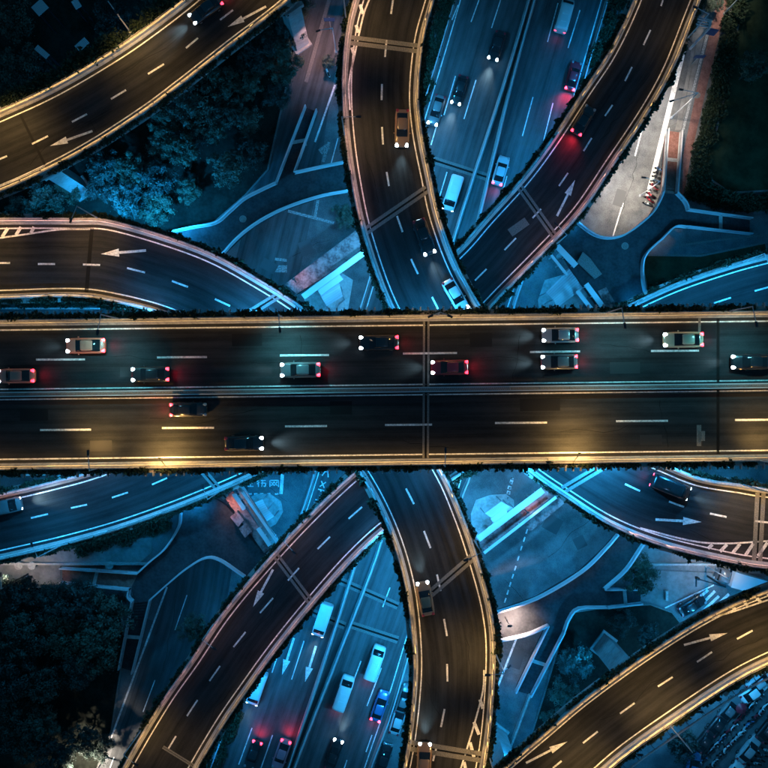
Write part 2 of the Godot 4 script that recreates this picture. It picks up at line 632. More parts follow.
func spot(parent: Node3D, pos: Vector3, dir: Vector3, c: Array, energy: float, cone: float, size: float) -> void:
	var l := SpotLight3D.new()
	l.light_color = lin(c)
	l.light_energy = energy
	l.spot_angle = cone
	l.spot_angle_attenuation = 1.0
	l.spot_range = 120.0
	l.spot_attenuation = 2.0
	l.light_size = size
	l.shadow_enabled = true
	put(l, "light", parent)
	var z := -dir.normalized()
	var x := Vector3(0, 0, 1).cross(z) if absf(z.z) < 0.9 else Vector3(1, 0, 0).cross(z)
	x = x.normalized()
	l.transform = Transform3D(Basis(x, z.cross(x), z), pos)

func kerb(points: Array, parent: Node, called := "kerb", w := 0.3, hgt := 0.16) -> void:
	var st := tool()
	sweep(st, path(points, 0.0, 4), [[-w / 2, 0.0], [-w / 2, hgt], [w / 2, hgt], [w / 2, 0.0]])
	part(done(st), called, M.joint, parent)

func ground_and_streets() -> void:
	var g := struct("ground")
	var pm := PlaneMesh.new()
	pm.size = Vector2(700, 700)
	part(pm, "asphalt_sheet", M.street, g, Vector3(0, -0.012, 0))

	# expressway under everything
	var xw := struct("expressway_road")
	var e := edges([[485, -110, 638, -110], [455, 0, 607, 0], [424, 104, 577, 104], [388, 220, 540, 225], [350, 345, 500, 350], [311, 480, 465, 485], [270, 600, 424, 600], [234, 700, 393, 700], [211, 768, 370, 768], [176, 870, 336, 870]], 0.0)
	ribbon(e, M.asphalt_low, "roadway", xw)
	line(e.a, 0.75, 0.18, 0.006, M.paint, "edge_line", xw)
	line(e.b, 0.75, 0.18, 0.006, M.paint, "edge_line", xw)
	dashes([[479, 0, 471, 22], [500.6, 0, 491.5, 28], [455.5, 76, 444, 115], [476, 80, 464, 119], [440, 114, 431, 145], [447, 172, 438.6, 200],
		[558, 3, 547.5, 42], [580, 10, 568, 48], [533, 97, 522.4, 136], [553, 103, 543.5, 141], [507, 176, 497, 212],
		[278.5, 652.6, 272, 672.7], [304, 641, 291.6, 679.5], [252, 728, 238.7, 764.6], [272.6, 735, 261, 768], [361, 661, 347, 698], [381.4, 668, 367, 706],
		[347, 760, 342, 775], [390, 587.5, 382.7, 607], [372, 735, 366, 752], [320, 591, 312, 613], [458, 5, 452, 20], [434, 170, 429, 190]], 0.0, 0.17, xw)
	arrow(294, 638, 282, 675, 0.0, xw, 1.35)
	arrow(316, 646, 305, 682, 0.0, xw, 1.35)
	for j in [[424, 157, 502, 182], [336, 579, 398, 606], [300, 607, 345, 626], [352, 625, 398, 640]]:
		joint(j[0], j[1], j[2], j[3], 0.0, xw, 0.5, 0.7)

	# bus-lane lettering on the carriageway: strokes of four characters
	glyphs(xw, Vector2(328, 467), Vector2(-4.2, 14), [[[0.1, 0.9, 0.4, 0.3], [0.6, 0.3, 0.9, 0.9], [0.5, 0.5, 0.2, 0.1], [0.2, 0.1, 0.8, 0.12]], [[0.1, 0.85, 0.9, 0.85], [0.5, 1.0, 0.5, 0.85], [0.2, 0.6, 0.8, 0.05], [0.8, 0.6, 0.2, 0.05]], [[0.1, 0.8, 0.9, 0.8], [0.5, 1.0, 0.4, 0.5], [0.15, 0.5, 0.85, 0.5], [0.8, 0.5, 0.5, 0.05]], [[0.2, 0.0, 0.2, 0.9], [0.2, 0.9, 0.85, 0.9], [0.85, 0.9, 0.85, 0.0], [0.2, 0.6, 0.85, 0.6], [0.5, 0.9, 0.5, 0.0]]], 8.0, 1.0)

	# barriers of the expressway
	var rows := [
		["concrete barrier along the western edge of the expressway", [[485, -110], [455, 0], [424, 104], [388, 220], [350, 345], [318, 462], [302, 513], [268, 606], [234, 706], [211, 768], [176, 870]]],
		["concrete barrier along the eastern edge of the expressway", [[638, -110], [607, 0], [585, 74], [577, 104], [540, 225], [500, 350], [471, 469], [462, 495], [424, 600], [393, 706], [370, 768], [336, 870]]],
		["median barrier nearer the southbound lanes of the expressway", [[560, -110], [529, 0], [503, 88], [466, 200], [440, 285], [405, 400], [370, 515], [354, 568], [322, 668], [288, 768], [255, 870]]],
		["median barrier nearer the northbound lanes of the expressway", [[565, -110], [534, 0], [510, 88], [483, 200], [462, 285], [427, 400], [389, 515], [372, 568], [333, 668], [294, 768], [260, 870]]]]
	for r in rows:
		var b := thing("road_barrier", r[0], "barrier", "expressway barriers")
		var f := path(r[1], 0.0, 5)
		var st := tool()
		sweep(st, f, [[-0.30, 0.0], [-0.16, 0.35], [-0.11, 0.85], [0.11, 0.85], [0.16, 0.35], [0.30, 0.0]])
		part(done(st), "wall", M.parapet, b)
		st = tool()
		sweep(st, f, [[-0.07, 1.05], [0.07, 1.05], [0.07, 1.15], [-0.07, 1.15]])
		for i in range(0, f.size(), 2): box(st, f[i][0] + UP * 0.95, Vector3(0.08, 0.24, 0.08))
		part(done(st), "rail", M.rail_paint, b)

	# frontage streets
	var fw := struct("frontage_street_west")
	e = edges([[322, -60, 375, -60], [306, 0, 352, 0], [283, 85, 332, 90], [258, 175, 318, 180], [235, 262, 300, 270], [200, 400, 270, 410], [175, 510, 240, 520], [160, 602, 225, 610], [133, 690, 200, 700], [106, 768, 172, 778], [80, 850, 148, 860]], 0.004)
	ribbon(e, M.asphalt_low, "roadway", fw, 0.4)
	dashes([[187, 595, 175, 630], [155, 680, 143, 712], [114, 757, 110, 768], [338, 138, 331, 164]], 0.004, 0.16, fw)
	bar(at(329, 0, 0.008), at(306, 82, 0.008), 0.55, 0.02, M.joint, fw, "drain_strip")
	bar(at(167, 587, 0.008), at(108, 746, 0.008), 0.28, 0.03, M.paint, fw, "edge_line")
	bar(at(335, 85, 0.008), at(315, 142, 0.008), 0.28, 0.03, M.paint, fw, "edge_line")
	# bent arrow
	mark(329, 142, 323, 162, 0.006, 0.45, fw, "turn_arrow", M.worn_paint)
	mark(328, 146, 320, 152, 0.008, 0.9, fw, "turn_arrow_head", M.worn_paint)

	var fe := struct("frontage_street_east")
	e = edges([[672, -60, 715, -60], [655, 0, 700, 0], [632, 80, 683, 80], [605, 170, 656, 170], [594, 232, 640, 232], [565, 330, 612, 330], [530, 450, 580, 450], [497, 560, 548, 560], [470, 650, 522, 650], [448, 735, 496, 735], [430, 800, 478, 800]], 0.004)
	ribbon(e, M.street, "roadway", fe)
	dashes([[643, 126, 635, 156], [623, 203, 613, 236]], 0.004, 0.2, fe)
	bar(at(686, 40, 0.01), at(648, 196, 0.01), 0.75, 0.03, M.paint, fe, "edge_line")
	bar(at(517, 637, 0.01), at(494.5, 695, 0.01), 0.30, 0.03, M.paint, fe, "edge_line")
	for d in [[516, 566], [513.5, 574], [511, 582], [508.5, 590], [506, 598], [527.5, 529], [525, 537], [522, 546], [519, 556]]:
		mark(d[0], d[1], d[0] - 1.5, d[1] + 4.6, 0.004, 0.22, fe)
	# dashed box markings in the north-east corner of the southern plaza
	for d in [[512, 480], [510, 486], [509, 491], [508, 497]]:
		mark(d[0], d[1], d[0] - 1.2, d[1] + 3.2, 0.004, 0.5, fe)

	# cycle path beside the eastern street, with planted verge
	var cp := struct("cycle_path")
	sheet([[722, -20], [733, -20], [723, 20], [706, 90], [690, 160], [684, 194], [677, 194], [682, 160], [697, 88], [713, 20]], 0.008, M.red_paving, "red_surface", cp)
	sheet([[699, -20], [718, -20], [708, 20], [692, 88], [681, 130], [675, 130], [690, 60]], 0.006, M.paving, "paved_strip", cp)
	bar(at(711, 20, 0.014), at(683, 130, 0.014), 0.4, 0.03, M.worn_paint, cp, "edge_line")
	kerb([[738, -20], [729, 20], [711, 92], [694, 160], [685, 196]], cp)

	# repairs and sealed cracks in the lower streets
	for d in [[300, 250, 312, 246, 2.2], [262, 262, 276, 270, 1.6], [545, 520, 560, 528, 2.4], [575, 545, 585, 540, 1.8], [150, 620, 143, 640, 1.4], [622, 190, 617, 206, 1.5], [520, 650, 514, 668, 1.8]]:
		mark(d[0], d[1], d[2], d[3], 0.0055, d[4], fe, "repair_patch", M.patch_street)
	for d in [[330, 240, -5, 2, 7], [590, 520, -5, 4, 8], [255, 475, 4, 4, 7], [640, 150, -2, 7, 9], [175, 600, -2, 8, 9], [300, 285, 6, -3, 6], [505, 580, 4, 5, 6]]:
		crack(d[0], d[1], d[2], d[3], d[4], 0.0065, fe)
	# painted lettering and lines of the south-western plaza
	var pz := struct("plaza_markings")
	bar(at(283, 466, 0.0), at(281, 494, 0.0), 0.5, 0.02, M.paint, pz, "stop_line")
	bar(at(275, 472, 0.0), at(282, 471.5, 0.0), 0.4, 0.02, M.paint, pz, "stop_line")
	for x in [244, 248.5, 254, 260, 267, 275]:
		mark(x, 494, x + 3.4, 493.8, 0.0, 0.25, pz)
	glyphs(pz, Vector2(270, 487), Vector2(9, 0), [[[0.0, 0.0, 0.0, 1.0], [0.0, 1.0, 1.0, 1.0], [1.0, 1.0, 1.0, 0.0], [0.15, 0.75, 0.5, 0.2], [0.5, 0.8, 0.15, 0.2], [0.5, 0.75, 0.85, 0.2], [0.85, 0.8, 0.5, 0.2]]], 8.5, 6.0)
	glyphs(pz, Vector2(257, 487), Vector2(9, 0), [[[0.2, 1.0, 0.0, 0.7], [0.25, 0.7, 0.0, 0.4], [0.15, 0.5, 0.15, 0.0], [0.4, 0.9, 0.9, 0.9], [0.6, 1.0, 0.5, 0.0], [0.4, 0.55, 0.95, 0.55], [0.95, 0.55, 0.85, 0.05], [0.85, 0.05, 0.7, 0.15]]], 9.5, 6.5)
	glyphs(pz, Vector2(247.5, 487), Vector2(9, 0), [[[0.5, 1.0, 0.5, 0.1], [0.5, 0.55, 0.9, 0.55], [0.0, 0.1, 1.0, 0.1]]], 6.0, 6.0)
	# north-western plaza lines
	for d in [[288, 211, 334, 223], [318, 200, 315, 217], [275, 259, 287, 260.5]]:
		mark(d[0], d[1], d[2], d[3], 0.0, 0.42, pz, "plaza_line", M.worn_paint)
	mark(271, 268.5, 287, 269, 0.0, 1.1, pz, "plaza_line", M.worn_paint)
	# diamond and dash on the street between the west ramp and the flyover
	sheet([[104, 316.5], [90, 314.5], [78, 317], [90, 319.5]], 0.006, M.paint, "diamond_mark", pz)
	mark(-10, 308.5, 100, 308.5, 0.0, 0.25, pz)
	mark(-20, 474.5, 3, 474.5, 0.0, 0.4, pz)
	mark(25, 474.5, 51, 474.5, 0.0, 0.4, pz)
	mark(716, 467, 732, 466.5, 0.0, 0.4, pz)
	# hatching in the small yard of the south-east
	for d in [[698, 599, 708, 590], [701, 605, 715, 591], [702, 612, 719, 596], [716, 606, 729, 594]]:
		mark(d[0], d[1], d[2], d[3], 0.0, 0.42, pz, "hatch_stripe")
	mark(665, 608, 714, 585, 0.0, 0.2, pz)

# bitumen seal along a crack: a few short bends
func crack(x: float, y: float, dx: float, dy: float, n: int, h: float, parent: Node) -> void:
	var p := Vector2(x, y)
	var d := Vector2(dx, dy)
	var st := tool()
	for i in n:
		var q := p + d * rng.randf_range(0.7, 1.3) + Vector2(-d.y, d.x) * rng.randf_range(-0.35, 0.35)
		beam(st, at(p.x, p.y, h) + UP * 0.002, at(q.x, q.y, h) + UP * 0.002, rng.randf_range(0.025, 0.055), 0.006)
		p = q
	part(done(st), "crack_seal", M.crack_seal, parent)

# strokes of characters given in unit squares; cell width w and height t in plan pixels
func glyphs(parent: Node, start: Vector2, step: Vector2, chars: Array, w: float, t: float) -> void:
	var along := step.normalized()
	for k in chars.size():
		for s in chars[k]:
			var o := start + step * k
			var p: Vector2
			var q: Vector2
			if absf(step.y) > absf(step.x):
				var across := Vector2(0.96, 0.27)
				p = o + across * (s[0] - 0.5) * w + along * s[1] * 11.0
				q = o + across * (s[2] - 0.5) * w + along * s[3] * 11.0
			else:
				p = o + Vector2(s[0] * w, -s[1] * t * 1.1)
				q = o + Vector2(s[2] * w, -s[3] * t * 1.1)
			mark(p.x, p.y, q.x, q.y, 0.0, 0.17, parent, "road_lettering")

# ---------------------------------------------------------------- flyovers and ramps

func ramp(called: String, label: String, h: float, pairs: Array, strips: Array, category := "ramp", lines := [true, true]) -> Dictionary:
	var o := thing(called, label, category)
	var e := edges(pairs, h)
	ribbon(e, M.asphalt, "road_surface", o, rng.randf())
	# box girder under the slab
	var st := tool()
	for i in e.a.size() - 1:
		var p := []
		for k in [i, i + 1]:
			var a: Vector3 = e.a[k][0]
			var b: Vector3 = e.b[k][0]
			var r: Vector3 = e.a[k][1]
			p.append([a - UP * 0.02, a - UP * 0.45, a + r * 1.9 - UP * 0.65, a + r * 2.5 - UP * 1.5, b - r * 2.5 - UP * 1.5, b - r * 1.9 - UP * 0.65, b - UP * 0.45, b - UP * 0.02])
		for j in 8:
			var n := (j + 1) % 8
			quad(st, p[0][j], p[0][n], p[1][n], p[1][j])
	part(done(st), "girder", M.concrete, o)
	parapet(e.a, o, 1.16, lines[0])
	parapet(e.b, o, 1.16, lines[1])
	for k in 2:
		var f: Array = e.a if k == 0 else e.b
		for s in strips[k]:
			var a := int(s[0] * (f.size() - 1))
			var b := int(s[1] * (f.size() - 1))
			unseen_rail_light(f.slice(a, b + 1), o, s[2], s[3] * 1.7)
	e.node = o
	return e

func gore(points: Array, stripes: Array, h: float, o: Node) -> void:
	var st := tool()
	sweep(st, path(points, h, 4), [[-0.11, 0.006], [0.11, 0.006]], false)
	part(done(st), "gore_line", M.paint, o)
	for s in stripes: mark(s[0], s[1], s[2], s[3], h, 0.42, o, "gore_stripe")

func flyovers() -> void:
	# straight flyover on top: two carriageways and a median
	var fly := thing("main_flyover", "straight wide flyover crossing the picture on top of all ramps", "flyover")
	var s := -9.0 / 768.0
	var yt := func(x): return 320.0 + s * x
	var ym := func(x): return 394.5 + s * x
	var yb := func(x): return 469.5 + s * x
	var rows := []
	for x in [-180, 0, 150, 300, 450, 600, 768, 950]: rows.append([x, yt.call(x), x, yb.call(x)])
	var e := edges(rows, MAIN)
	ribbon(e, M.asphalt, "road_surface", fly)
	var st := tool()
	sweep(st, e.a, [[0.0, -0.03], [18.1, -0.03], [18.1, -0.5], [15.5, -0.8], [14.4, -1.9], [3.7, -1.9], [2.6, -0.8], [0.0, -0.5]])
	part(done(st), "girder", M.concrete, fly)
	parapet(e.a, fly, 1.14)
	parapet(e.b, fly, 1.14)
	# planter boxes hung along both sides
	var mm := MultiMesh.new()
	mm.transform_format = MultiMesh.TRANSFORM_3D
	var pb := BoxMesh.new()
	pb.size = Vector3(0.16, 0.5, 0.72)
	mm.mesh = pb
	mm.instance_count = 300
	for i in 300:
		var x := -180.0 + (i % 150) * 7.6
		var p: Vector3 = at(x, yt.call(x), MAIN) + Vector3(0, 0.28, -0.62) if i < 150 else at(x, yb.call(x), MAIN) + Vector3(0, 0.28, 0.62)
		mm.set_instance_transform(i, Transform3D(Basis.IDENTITY, p))
	var boxes := MultiMeshInstance3D.new()
	boxes.multimesh = mm
	boxes.material_override = M.parapet
	put(boxes, "trough_brackets", fly)
	boxes.set_meta("kind", "stuff")
	# median: kerbs, guard rails and the anti-glare grating
	var mid := []
	for x in range(-180, 951, 30): mid.append(at(x, ym.call(x), MAIN))
	var mf := frames_of(mid)
	st = tool()
	sweep(st, mf, [[-0.34, 0.0], [-0.34, 0.22], [0.34, 0.22], [0.34, 0.0]])
	part(done(st), "median_kerb", M.joint, fly)
	for k in [-1, 1]:
		st = tool()
		sweep(st, mf, [[0.24 * k - 0.06, 0.62], [0.24 * k - 0.06, 0.90], [0.24 * k + 0.06, 0.90], [0.24 * k + 0.06, 0.62]])
		for f in mf: box(st, f[0] + f[1] * 0.24 * k + UP * 0.5, Vector3(0.09, 0.6, 0.09))
		part(done(st), "guard_rail", M.rail_paint, fly)
		line(mf, 0.62 * k - 0.08, 0.16, 0.006, M.paint, "edge_line", fly)
	for i in 46:
		var x := 420.0 + i * 2.0
		var c: Vector3 = at(x, ym.call(x), MAIN + 0.95)
		bar(c + Vector3(-0.03, 0, -0.22), c + Vector3(0.03, 0, 0.22), 0.05, 0.1, M.steel, fly, "grating_slat")
	for d in [[36, 359.6, 85, 359.4], [157, 357.4, 207, 357], [280, 355.4, 329, 355], [403, 353.6, 457, 353], [530, 352, 580, 351.4], [651, 351, 699, 350.6], [-85, 360.6, -36, 360.2], [774, 349, 823, 348.6],
			[40, 430, 91, 429.6], [162, 428, 214, 427.8], [285, 426.4, 327, 426], [385, 425, 432, 424.6], [495, 423, 547, 422.6], [616, 421.2, 668, 420.8], [735, 420, 786, 419.6], [-82, 431, -32, 430.8]]:
		mark(d[0], d[1], d[2], d[3], MAIN, 0.24, fly)
	joint(426.3, 320, 426.0, 388, MAIN, fly, 0.45, 0.42)
	joint(426.0, 393, 425.6, 461, MAIN, fly, 0.45, 0.42)
	for x in [718, -120]:
		bar(at(x, yt.call(x) + 7, MAIN) + UP * 0.002, at(x, ym.call(x) - 4, MAIN) + UP * 0.002, 0.35, 0.008, M.gap, fly, "sealed_joint")
		bar(at(x, ym.call(x) + 4, MAIN) + UP * 0.002, at(x, yb.call(x) - 7, MAIN) + UP * 0.002, 0.35, 0.008, M.gap, fly, "sealed_joint")
	for d in [[699.5, 318, 699.5, 340, 0.3], [699, 425, 699, 446, 0.55], [698, 436, 705, 436, 1.2]]:
		mark(d[0], d[1], d[2], d[3], MAIN, d[4], fly, "repair_patch", M.joint)
	# repairs and sealed cracks in the deck
	for d in [[232, 340, 262, 339.6, 1.5, 0], [120, 372, 142, 371.8, 1.2, 1], [470, 340, 492, 339.8, 1.7, 0], [610, 368, 640, 367.6, 1.4, 1], [330, 408, 352, 407.8, 1.6, 0], [90, 446, 112, 445.6, 1.3, 1], [520, 405, 560, 404.4, 1.5, 0], [640, 440, 662, 439.6, 1.2, 1], [700, 332, 716, 331.8, 1.6, 0], [20, 415, 48, 414.6, 1.4, 0]]:
		mark(d[0], d[1], d[2], d[3], MAIN - 0.003, d[4], fly, "repair_patch", M.patch_light if d[5] else M.patch_dark)
	for d in [[60, 350, 12, 0.6, 9], [250, 362, 10, -1, 8], [480, 358, 14, 0.5, 7], [600, 345, 8, 2, 6], [150, 418, 12, -0.5, 9], [380, 440, 10, 1, 8], [560, 432, 14, -1, 7], [300, 335, 1, 7, 6], [660, 400, 1, 7, 7], [520, 335, -1, 6, 7]]:
		crack(d[0], d[1], d[2], d[3], d[4], MAIN, fly)
	for x in [-40, 192, 660, 850]:
		for y in [352, 432]: pier(x, y, MAIN, 2.2, 1.8, 0.0, fly)
	# two strong unseen luminaires, placed for the orange glow along the southern parapet
	for x in [168.0, 572.0]:
		var o := Node3D.new()
		put(o, "unseen_parapet_light", fly)
		o.position = at(x, yb.call(x), MAIN) + Vector3(0, 3.6, -1.5)
		bar(Vector3(0, -2.7, 1.25), Vector3(0, 0, 0.06), 0.06, 0.06, M.dark_steel, o, "bracket")
		bar(Vector3(-0.16, 0, 0), Vector3(0.16, 0, 0), 0.12, 0.08, M.dark_steel, o, "housing")
		bar(Vector3(-0.13, -0.05, -0.02), Vector3(0.13, -0.05, -0.02), 0.08, 0.02, M.lamp_warm, o, "lens")
		spot(o, Vector3(0, -0.1, -0.03), Vector3(0, -1.0, -0.5), WARM, 96.0, 78, 0.4)
	unseen_rail_light(e.a, fly, WARM, 0.42, true)
	unseen_rail_light(e.b, fly, WARM, 0.75, true)

	# ramps
	var r := ramp("curved_ramp", "curved ramp with two arrows sweeping across the upper left corner", OUTER, [[-120, 165, -96, 236], [-60, 138, -38, 210], [0, 112, 24, 185], [52, 88, 85, 154], [104, 58, 142, 118], [143, 32, 184, 87], [190, -4, 236, 46], [230, -40, 290, 4], [290, -98, 345, -50]], [[[0, 1, WARM, 0.30]], [[0, 1, WARM, 0.22]]])
	shrubs(r.a, -0.75, 0.1, 0.5, r.node, "trough_shrubs", 1.6, "bush")
	dashes([[-6, 161.5, 7, 156], [32, 144, 48, 136], [72, 122, 87, 114], [111, 99, 126, 90], [148, 74, 164, 64], [186, 48, 198, 38], [220, 20, 233, 10]], OUTER, 0.24, r.node)
	arrow(92.5, 131, 50, 146, OUTER, r.node, 1.15)
	for d in [[30, 165, 12, -6, 6], [120, 75, 9, -7, 7], [90, 120, 5, 7, 4]]: crack(d[0], d[1], d[2], d[3], d[4], OUTER, r.node)
	arrow(266, 6.5, 227.5, 27, OUTER, r.node, 1.15)
	gore([[-30, 196], [0, 186], [24, 177], [45, 167]], [[2, 186, -3, 191], [14, 182, 10, 187]], OUTER, r.node)
	bar(at(20, 114, OUTER) + UP * 0.002, at(45, 165, OUTER) + UP * 0.002, 0.35, 0.008, M.patch_dark, r.node, "expansion_joint")
	for p in [[82, 189, 2.0], [190, 103, 1.6], [299, 42, 2.2], [5, 225, 2.0]]: pier(p[0], p[1], OUTER, p[2], 2.4, 0.6, r.node)
	unseen_lights_under(r.node, [[30, 178, 12.2, 60], [286, 15, 12.2, 26]], Vector3(0.3, 0, 0.5))

	# south to west, high
	r = ramp("curved_ramp", "high ramp from the bottom passing under the flyover and leaving at the west edge", HIGH, [[-130, 226, -130, 306], [-60, 221, -60, 301], [0, 219, 0, 300], [73, 219, 70, 298], [117, 222, 110, 302], [200, 248, 167, 317], [258, 278, 213, 340], [315, 316, 262, 374], [385, 378, 318, 425], [440, 466, 357, 469], [463, 515, 385, 522], [480, 565, 403, 578], [492, 612, 411, 634], [495, 655, 412, 690], [490, 730, 402, 768], [478, 800, 380, 840]], [[[0, 0.33, PINK, 0.30], [0.33, 0.45, PINK, 0.2], [0.58, 1, WARM, 0.34]], [[0, 0.33, WARM, 0.34], [0.6, 0.68, COOL, 0.2], [0.68, 1, WARM, 0.32]]])
	dashes([[-7, 263, 10, 263], [38, 264, 55, 264], [83, 264.5, 100, 265], [127, 268, 145, 272.5], [172, 281, 188, 287], [215, 299, 230, 306],
		[406, 488.5, 414, 504], [424, 531, 430.5, 548], [437, 574.5, 440.7, 591], [444, 619, 447, 636], [447, 664, 447.5, 681.5], [444.6, 709, 441, 727], [436.5, 747, 433, 761]], HIGH, 0.24, r.node)
	for d in [[20, 250, 12, 1, 7], [150, 300, 10, 3, 5], [460, 620, 1, 9, 8], [425, 680, 3, 7, 6]]: crack(d[0], d[1], d[2], d[3], d[4], HIGH, r.node)
	arrow(146, 250.5, 101, 254, HIGH, r.node, 1.25)
	gore([[-30, 243], [0, 238], [28, 234], [60, 229.5], [90, 229]], [[2, 237, 8, 228], [16, 235, 21, 227], [31, 233, 34, 227]], HIGH, r.node)
	gore([[484, 670], [483, 690], [475, 721.6], [461, 768], [450, 800]], [[480, 699.5, 483, 708.6], [474, 722, 479, 734.6], [470, 742.5, 474, 757], [464, 762, 467, 775]], HIGH, r.node)
	bar(at(92, 228, HIGH) + UP * 0.002, at(86, 297, HIGH) + UP * 0.002, 0.5, 0.008, M.gap, r.node, "expansion_joint")
	joint(245, 316, 287, 290, HIGH, r.node, 0.4, 0.6)
	joint(430, 594, 475, 555, HIGH, r.node, 0.4, 0.7)
	joint(407, 745, 486, 758, HIGH, r.node, 0.4, 1.0)
	for p in [[190, 290], [455, 600], [462, 700], [20, 268]]: pier(p[0], p[1], HIGH, 2.0, 1.8, 0.3, r.node)
	unseen_lights_under(r.node, [[60, 228, 15.7, 150], [185, 250, 15.7, 110], [270, 292, 15.7, 140], [120, 296, 15.7, 90], [10, 296, 15.7, 60]], Vector3(0.1, 0, -0.3))
	for f in [[95, 224, 520], [160, 234, 600]]: unseen_under_light(f[0], f[1], 12.9, COOL, f[2], r.node, Vector3(0.05, 0, -0.8), 50, 4.1)  # unseen floods hung low, placed to light the grove crowns
	unseen_lights_under(r.node, [[455, 512, 15.7, 230], [486, 600, 15.7, 60], [412, 640, 15.7, 330], [408, 735, 15.7, 330], [395, 555, 15.7, 240], [488, 700, 15.7, 60]])

	# north to east, high
	r = ramp("curved_ramp", "high ramp from the top passing under the flyover and leaving at the east edge", HIGH, [[395, -130, 478, -120], [372, -60, 452, -55], [354, 0, 434, 4], [346, 34, 424, 42], [342, 80, 419, 92], [344, 130, 422, 132], [351, 182, 431, 178], [363, 237, 441, 222], [388, 307, 463, 277], [425, 368, 500, 335], [470, 423, 545, 385], [522, 467, 600, 430], [560, 494, 636, 452], [607, 524, 668, 465], [659, 545, 700, 477], [724, 561, 738, 483], [768, 568, 771, 488], [840, 574, 840, 492], [930, 578, 930, 496]], [[[0, 0.38, PINK, 0.30], [0.38, 0.46, COOL, 0.2], [0.6, 0.72, COOL, 0.25], [0.72, 1, PINK, 0.26]], [[0, 0.40, WARM, 0.36], [0.4, 0.46, COOL, 0.3], [0.7, 1, WARM, 0.30]]])
	dashes([[393, 0, 391, 14], [386.6, 40, 385, 57], [382, 84, 381.6, 100], [382, 127, 383, 144.5], [386.6, 172, 389, 186], [397, 216, 402.6, 232], [411, 259, 418, 274], [432, 297, 438, 309],
		[586, 464, 599, 471.5], [625, 484, 640, 491], [669, 501.5, 684, 507], [710, 513.5, 726.6, 517], [755, 521, 772, 523]], HIGH, 0.24, r.node)
	for d in [[400, 60, 0, 9, 8], [365, 150, 3, 9, 6], [690, 530, 10, 2, 5]]: crack(d[0], d[1], d[2], d[3], d[4], HIGH, r.node)
	arrow(655.5, 519.5, 701.5, 522, HIGH, r.node, 1.25)
	gore([[385, -40], [369, 0], [363, 17], [354.6, 55], [349, 83], [350, 110]], [[360, 4.5, 363, 14], [356, 25, 358.5, 32.5], [352, 47.5, 353.5, 53]], HIGH, r.node)
	gore([[640, 528], [690, 540.6], [724, 543.5], [768, 541], [820, 538]], [[712.5, 544.5, 708, 548.4], [727, 544.5, 720, 551.5], [740, 544, 732.6, 553], [753.4, 543.5, 745.6, 555], [767.5, 542.5, 758, 556]], HIGH, r.node)
	joint(350, 40, 422, 49, HIGH, r.node, 0.3, 0.9)
	joint(366, 231, 427, 189, HIGH, r.node, 0.4, 0.7)
	joint(563, 490, 608, 463, HIGH, r.node, 0.4, 0.7)
	joint(760.5, 493, 757, 562, HIGH, r.node, 0.4, 0.9)
	for p in [[365, 160], [368, 90], [610, 490], [745, 505]]: pier(p[0], p[1], HIGH, 2.0, 1.8, 0.3, r.node)
	unseen_lights_under(r.node, [[350, 60, 15.7, 40], [352, 195, 15.7, 110], [372, 262, 15.7, 230], [424, 30, 15.7, 210], [420, 105, 15.7, 230], [432, 195, 15.7, 200]])
	unseen_lights_under(r.node, [[535, 475, 15.7, 220], [590, 513, 15.7, 160], [650, 540, 15.7, 120], [725, 558, 15.7, 80], [720, 482, 15.7, 110]])

	# west to north, low
	r = ramp("curved_ramp", "low ramp from the west edge passing under the flyover toward the upper right", LOW, [[-130, 520, -120, 582], [-60, 505, -50, 570], [0, 493, 12, 557], [52, 481, 72, 543], [96, 469, 130, 526], [160, 445, 200, 500], [225, 412, 271, 468], [300, 370, 350, 420], [380, 318, 432, 367], [452, 254, 501, 297], [484, 219, 545, 252], [521, 178, 582, 212], [549, 141, 615, 163], [580, 94, 650, 110], [607, 53, 673, 68], [630, 5, 694, 15], [650, -50, 716, -40], [680, -130, 750, -120]], [[[0, 0.3, PINK, 0.2], [0.52, 0.72, COOL, 0.25], [0.72, 1, WARM, 0.16]], [[0, 0.36, CYAN, 0.30], [0.54, 0.72, PINK, 0.22], [0.72, 1, WARM, 0.18]]])
	dashes([[31, 518, 48, 514], [71, 508, 87, 504.6], [112, 497.6, 128, 492.4], [152, 484.6, 167, 478], [663, 0, 661, 6], [650.5, 30, 643.5, 45], [632, 67, 625, 81], [612.5, 105, 605, 116], [591.7, 138, 583.6, 151], [568, 173, 559, 186], [541, 209, 532.6, 218], [516, 238, 504.5, 250], [486.5, 269, 475, 280.5]], LOW, 0.22, r.node)
	for d in [[600, 140, 6, -9, 8], [100, 515, 10, -3, 6]]: crack(d[0], d[1], d[2], d[3], d[4], LOW, r.node)
	arrow(557, 216, 575, 180, LOW, r.node, 1.15)
	joint(519, 186, 556, 238, LOW, r.node, 0.4, 0.6)
	joint(202, 470, 226, 498, LOW, r.node, 0.4, 0.6)
	bar(at(510, 233, LOW) + UP * 0.002, at(527, 221, LOW) + UP * 0.002, 1.2, 0.008, M.joint, r.node, "repair_patch")
	for p in [[100, 505], [225, 450], [600, 130], [640, 65]]: pier(p[0], p[1], LOW, 1.8, 1.6, 0.3, r.node)
	unseen_lights_under(r.node, [[490, 222, 8.6, 60], [533, 170, 8.6, 85], [563, 125, 8.6, 80], [600, 70, 8.6, 75], [622, 30, 8.6, 75], [540, 250, 8.6, 75], [505, 290, 8.6, 60], [575, 215, 8.6, 30]])
	unseen_lights_under(r.node, [[250, 477, 8.6, 75], [190, 502, 8.6, 80], [120, 527, 8.6, 55], [40, 548, 8.6, 34]])

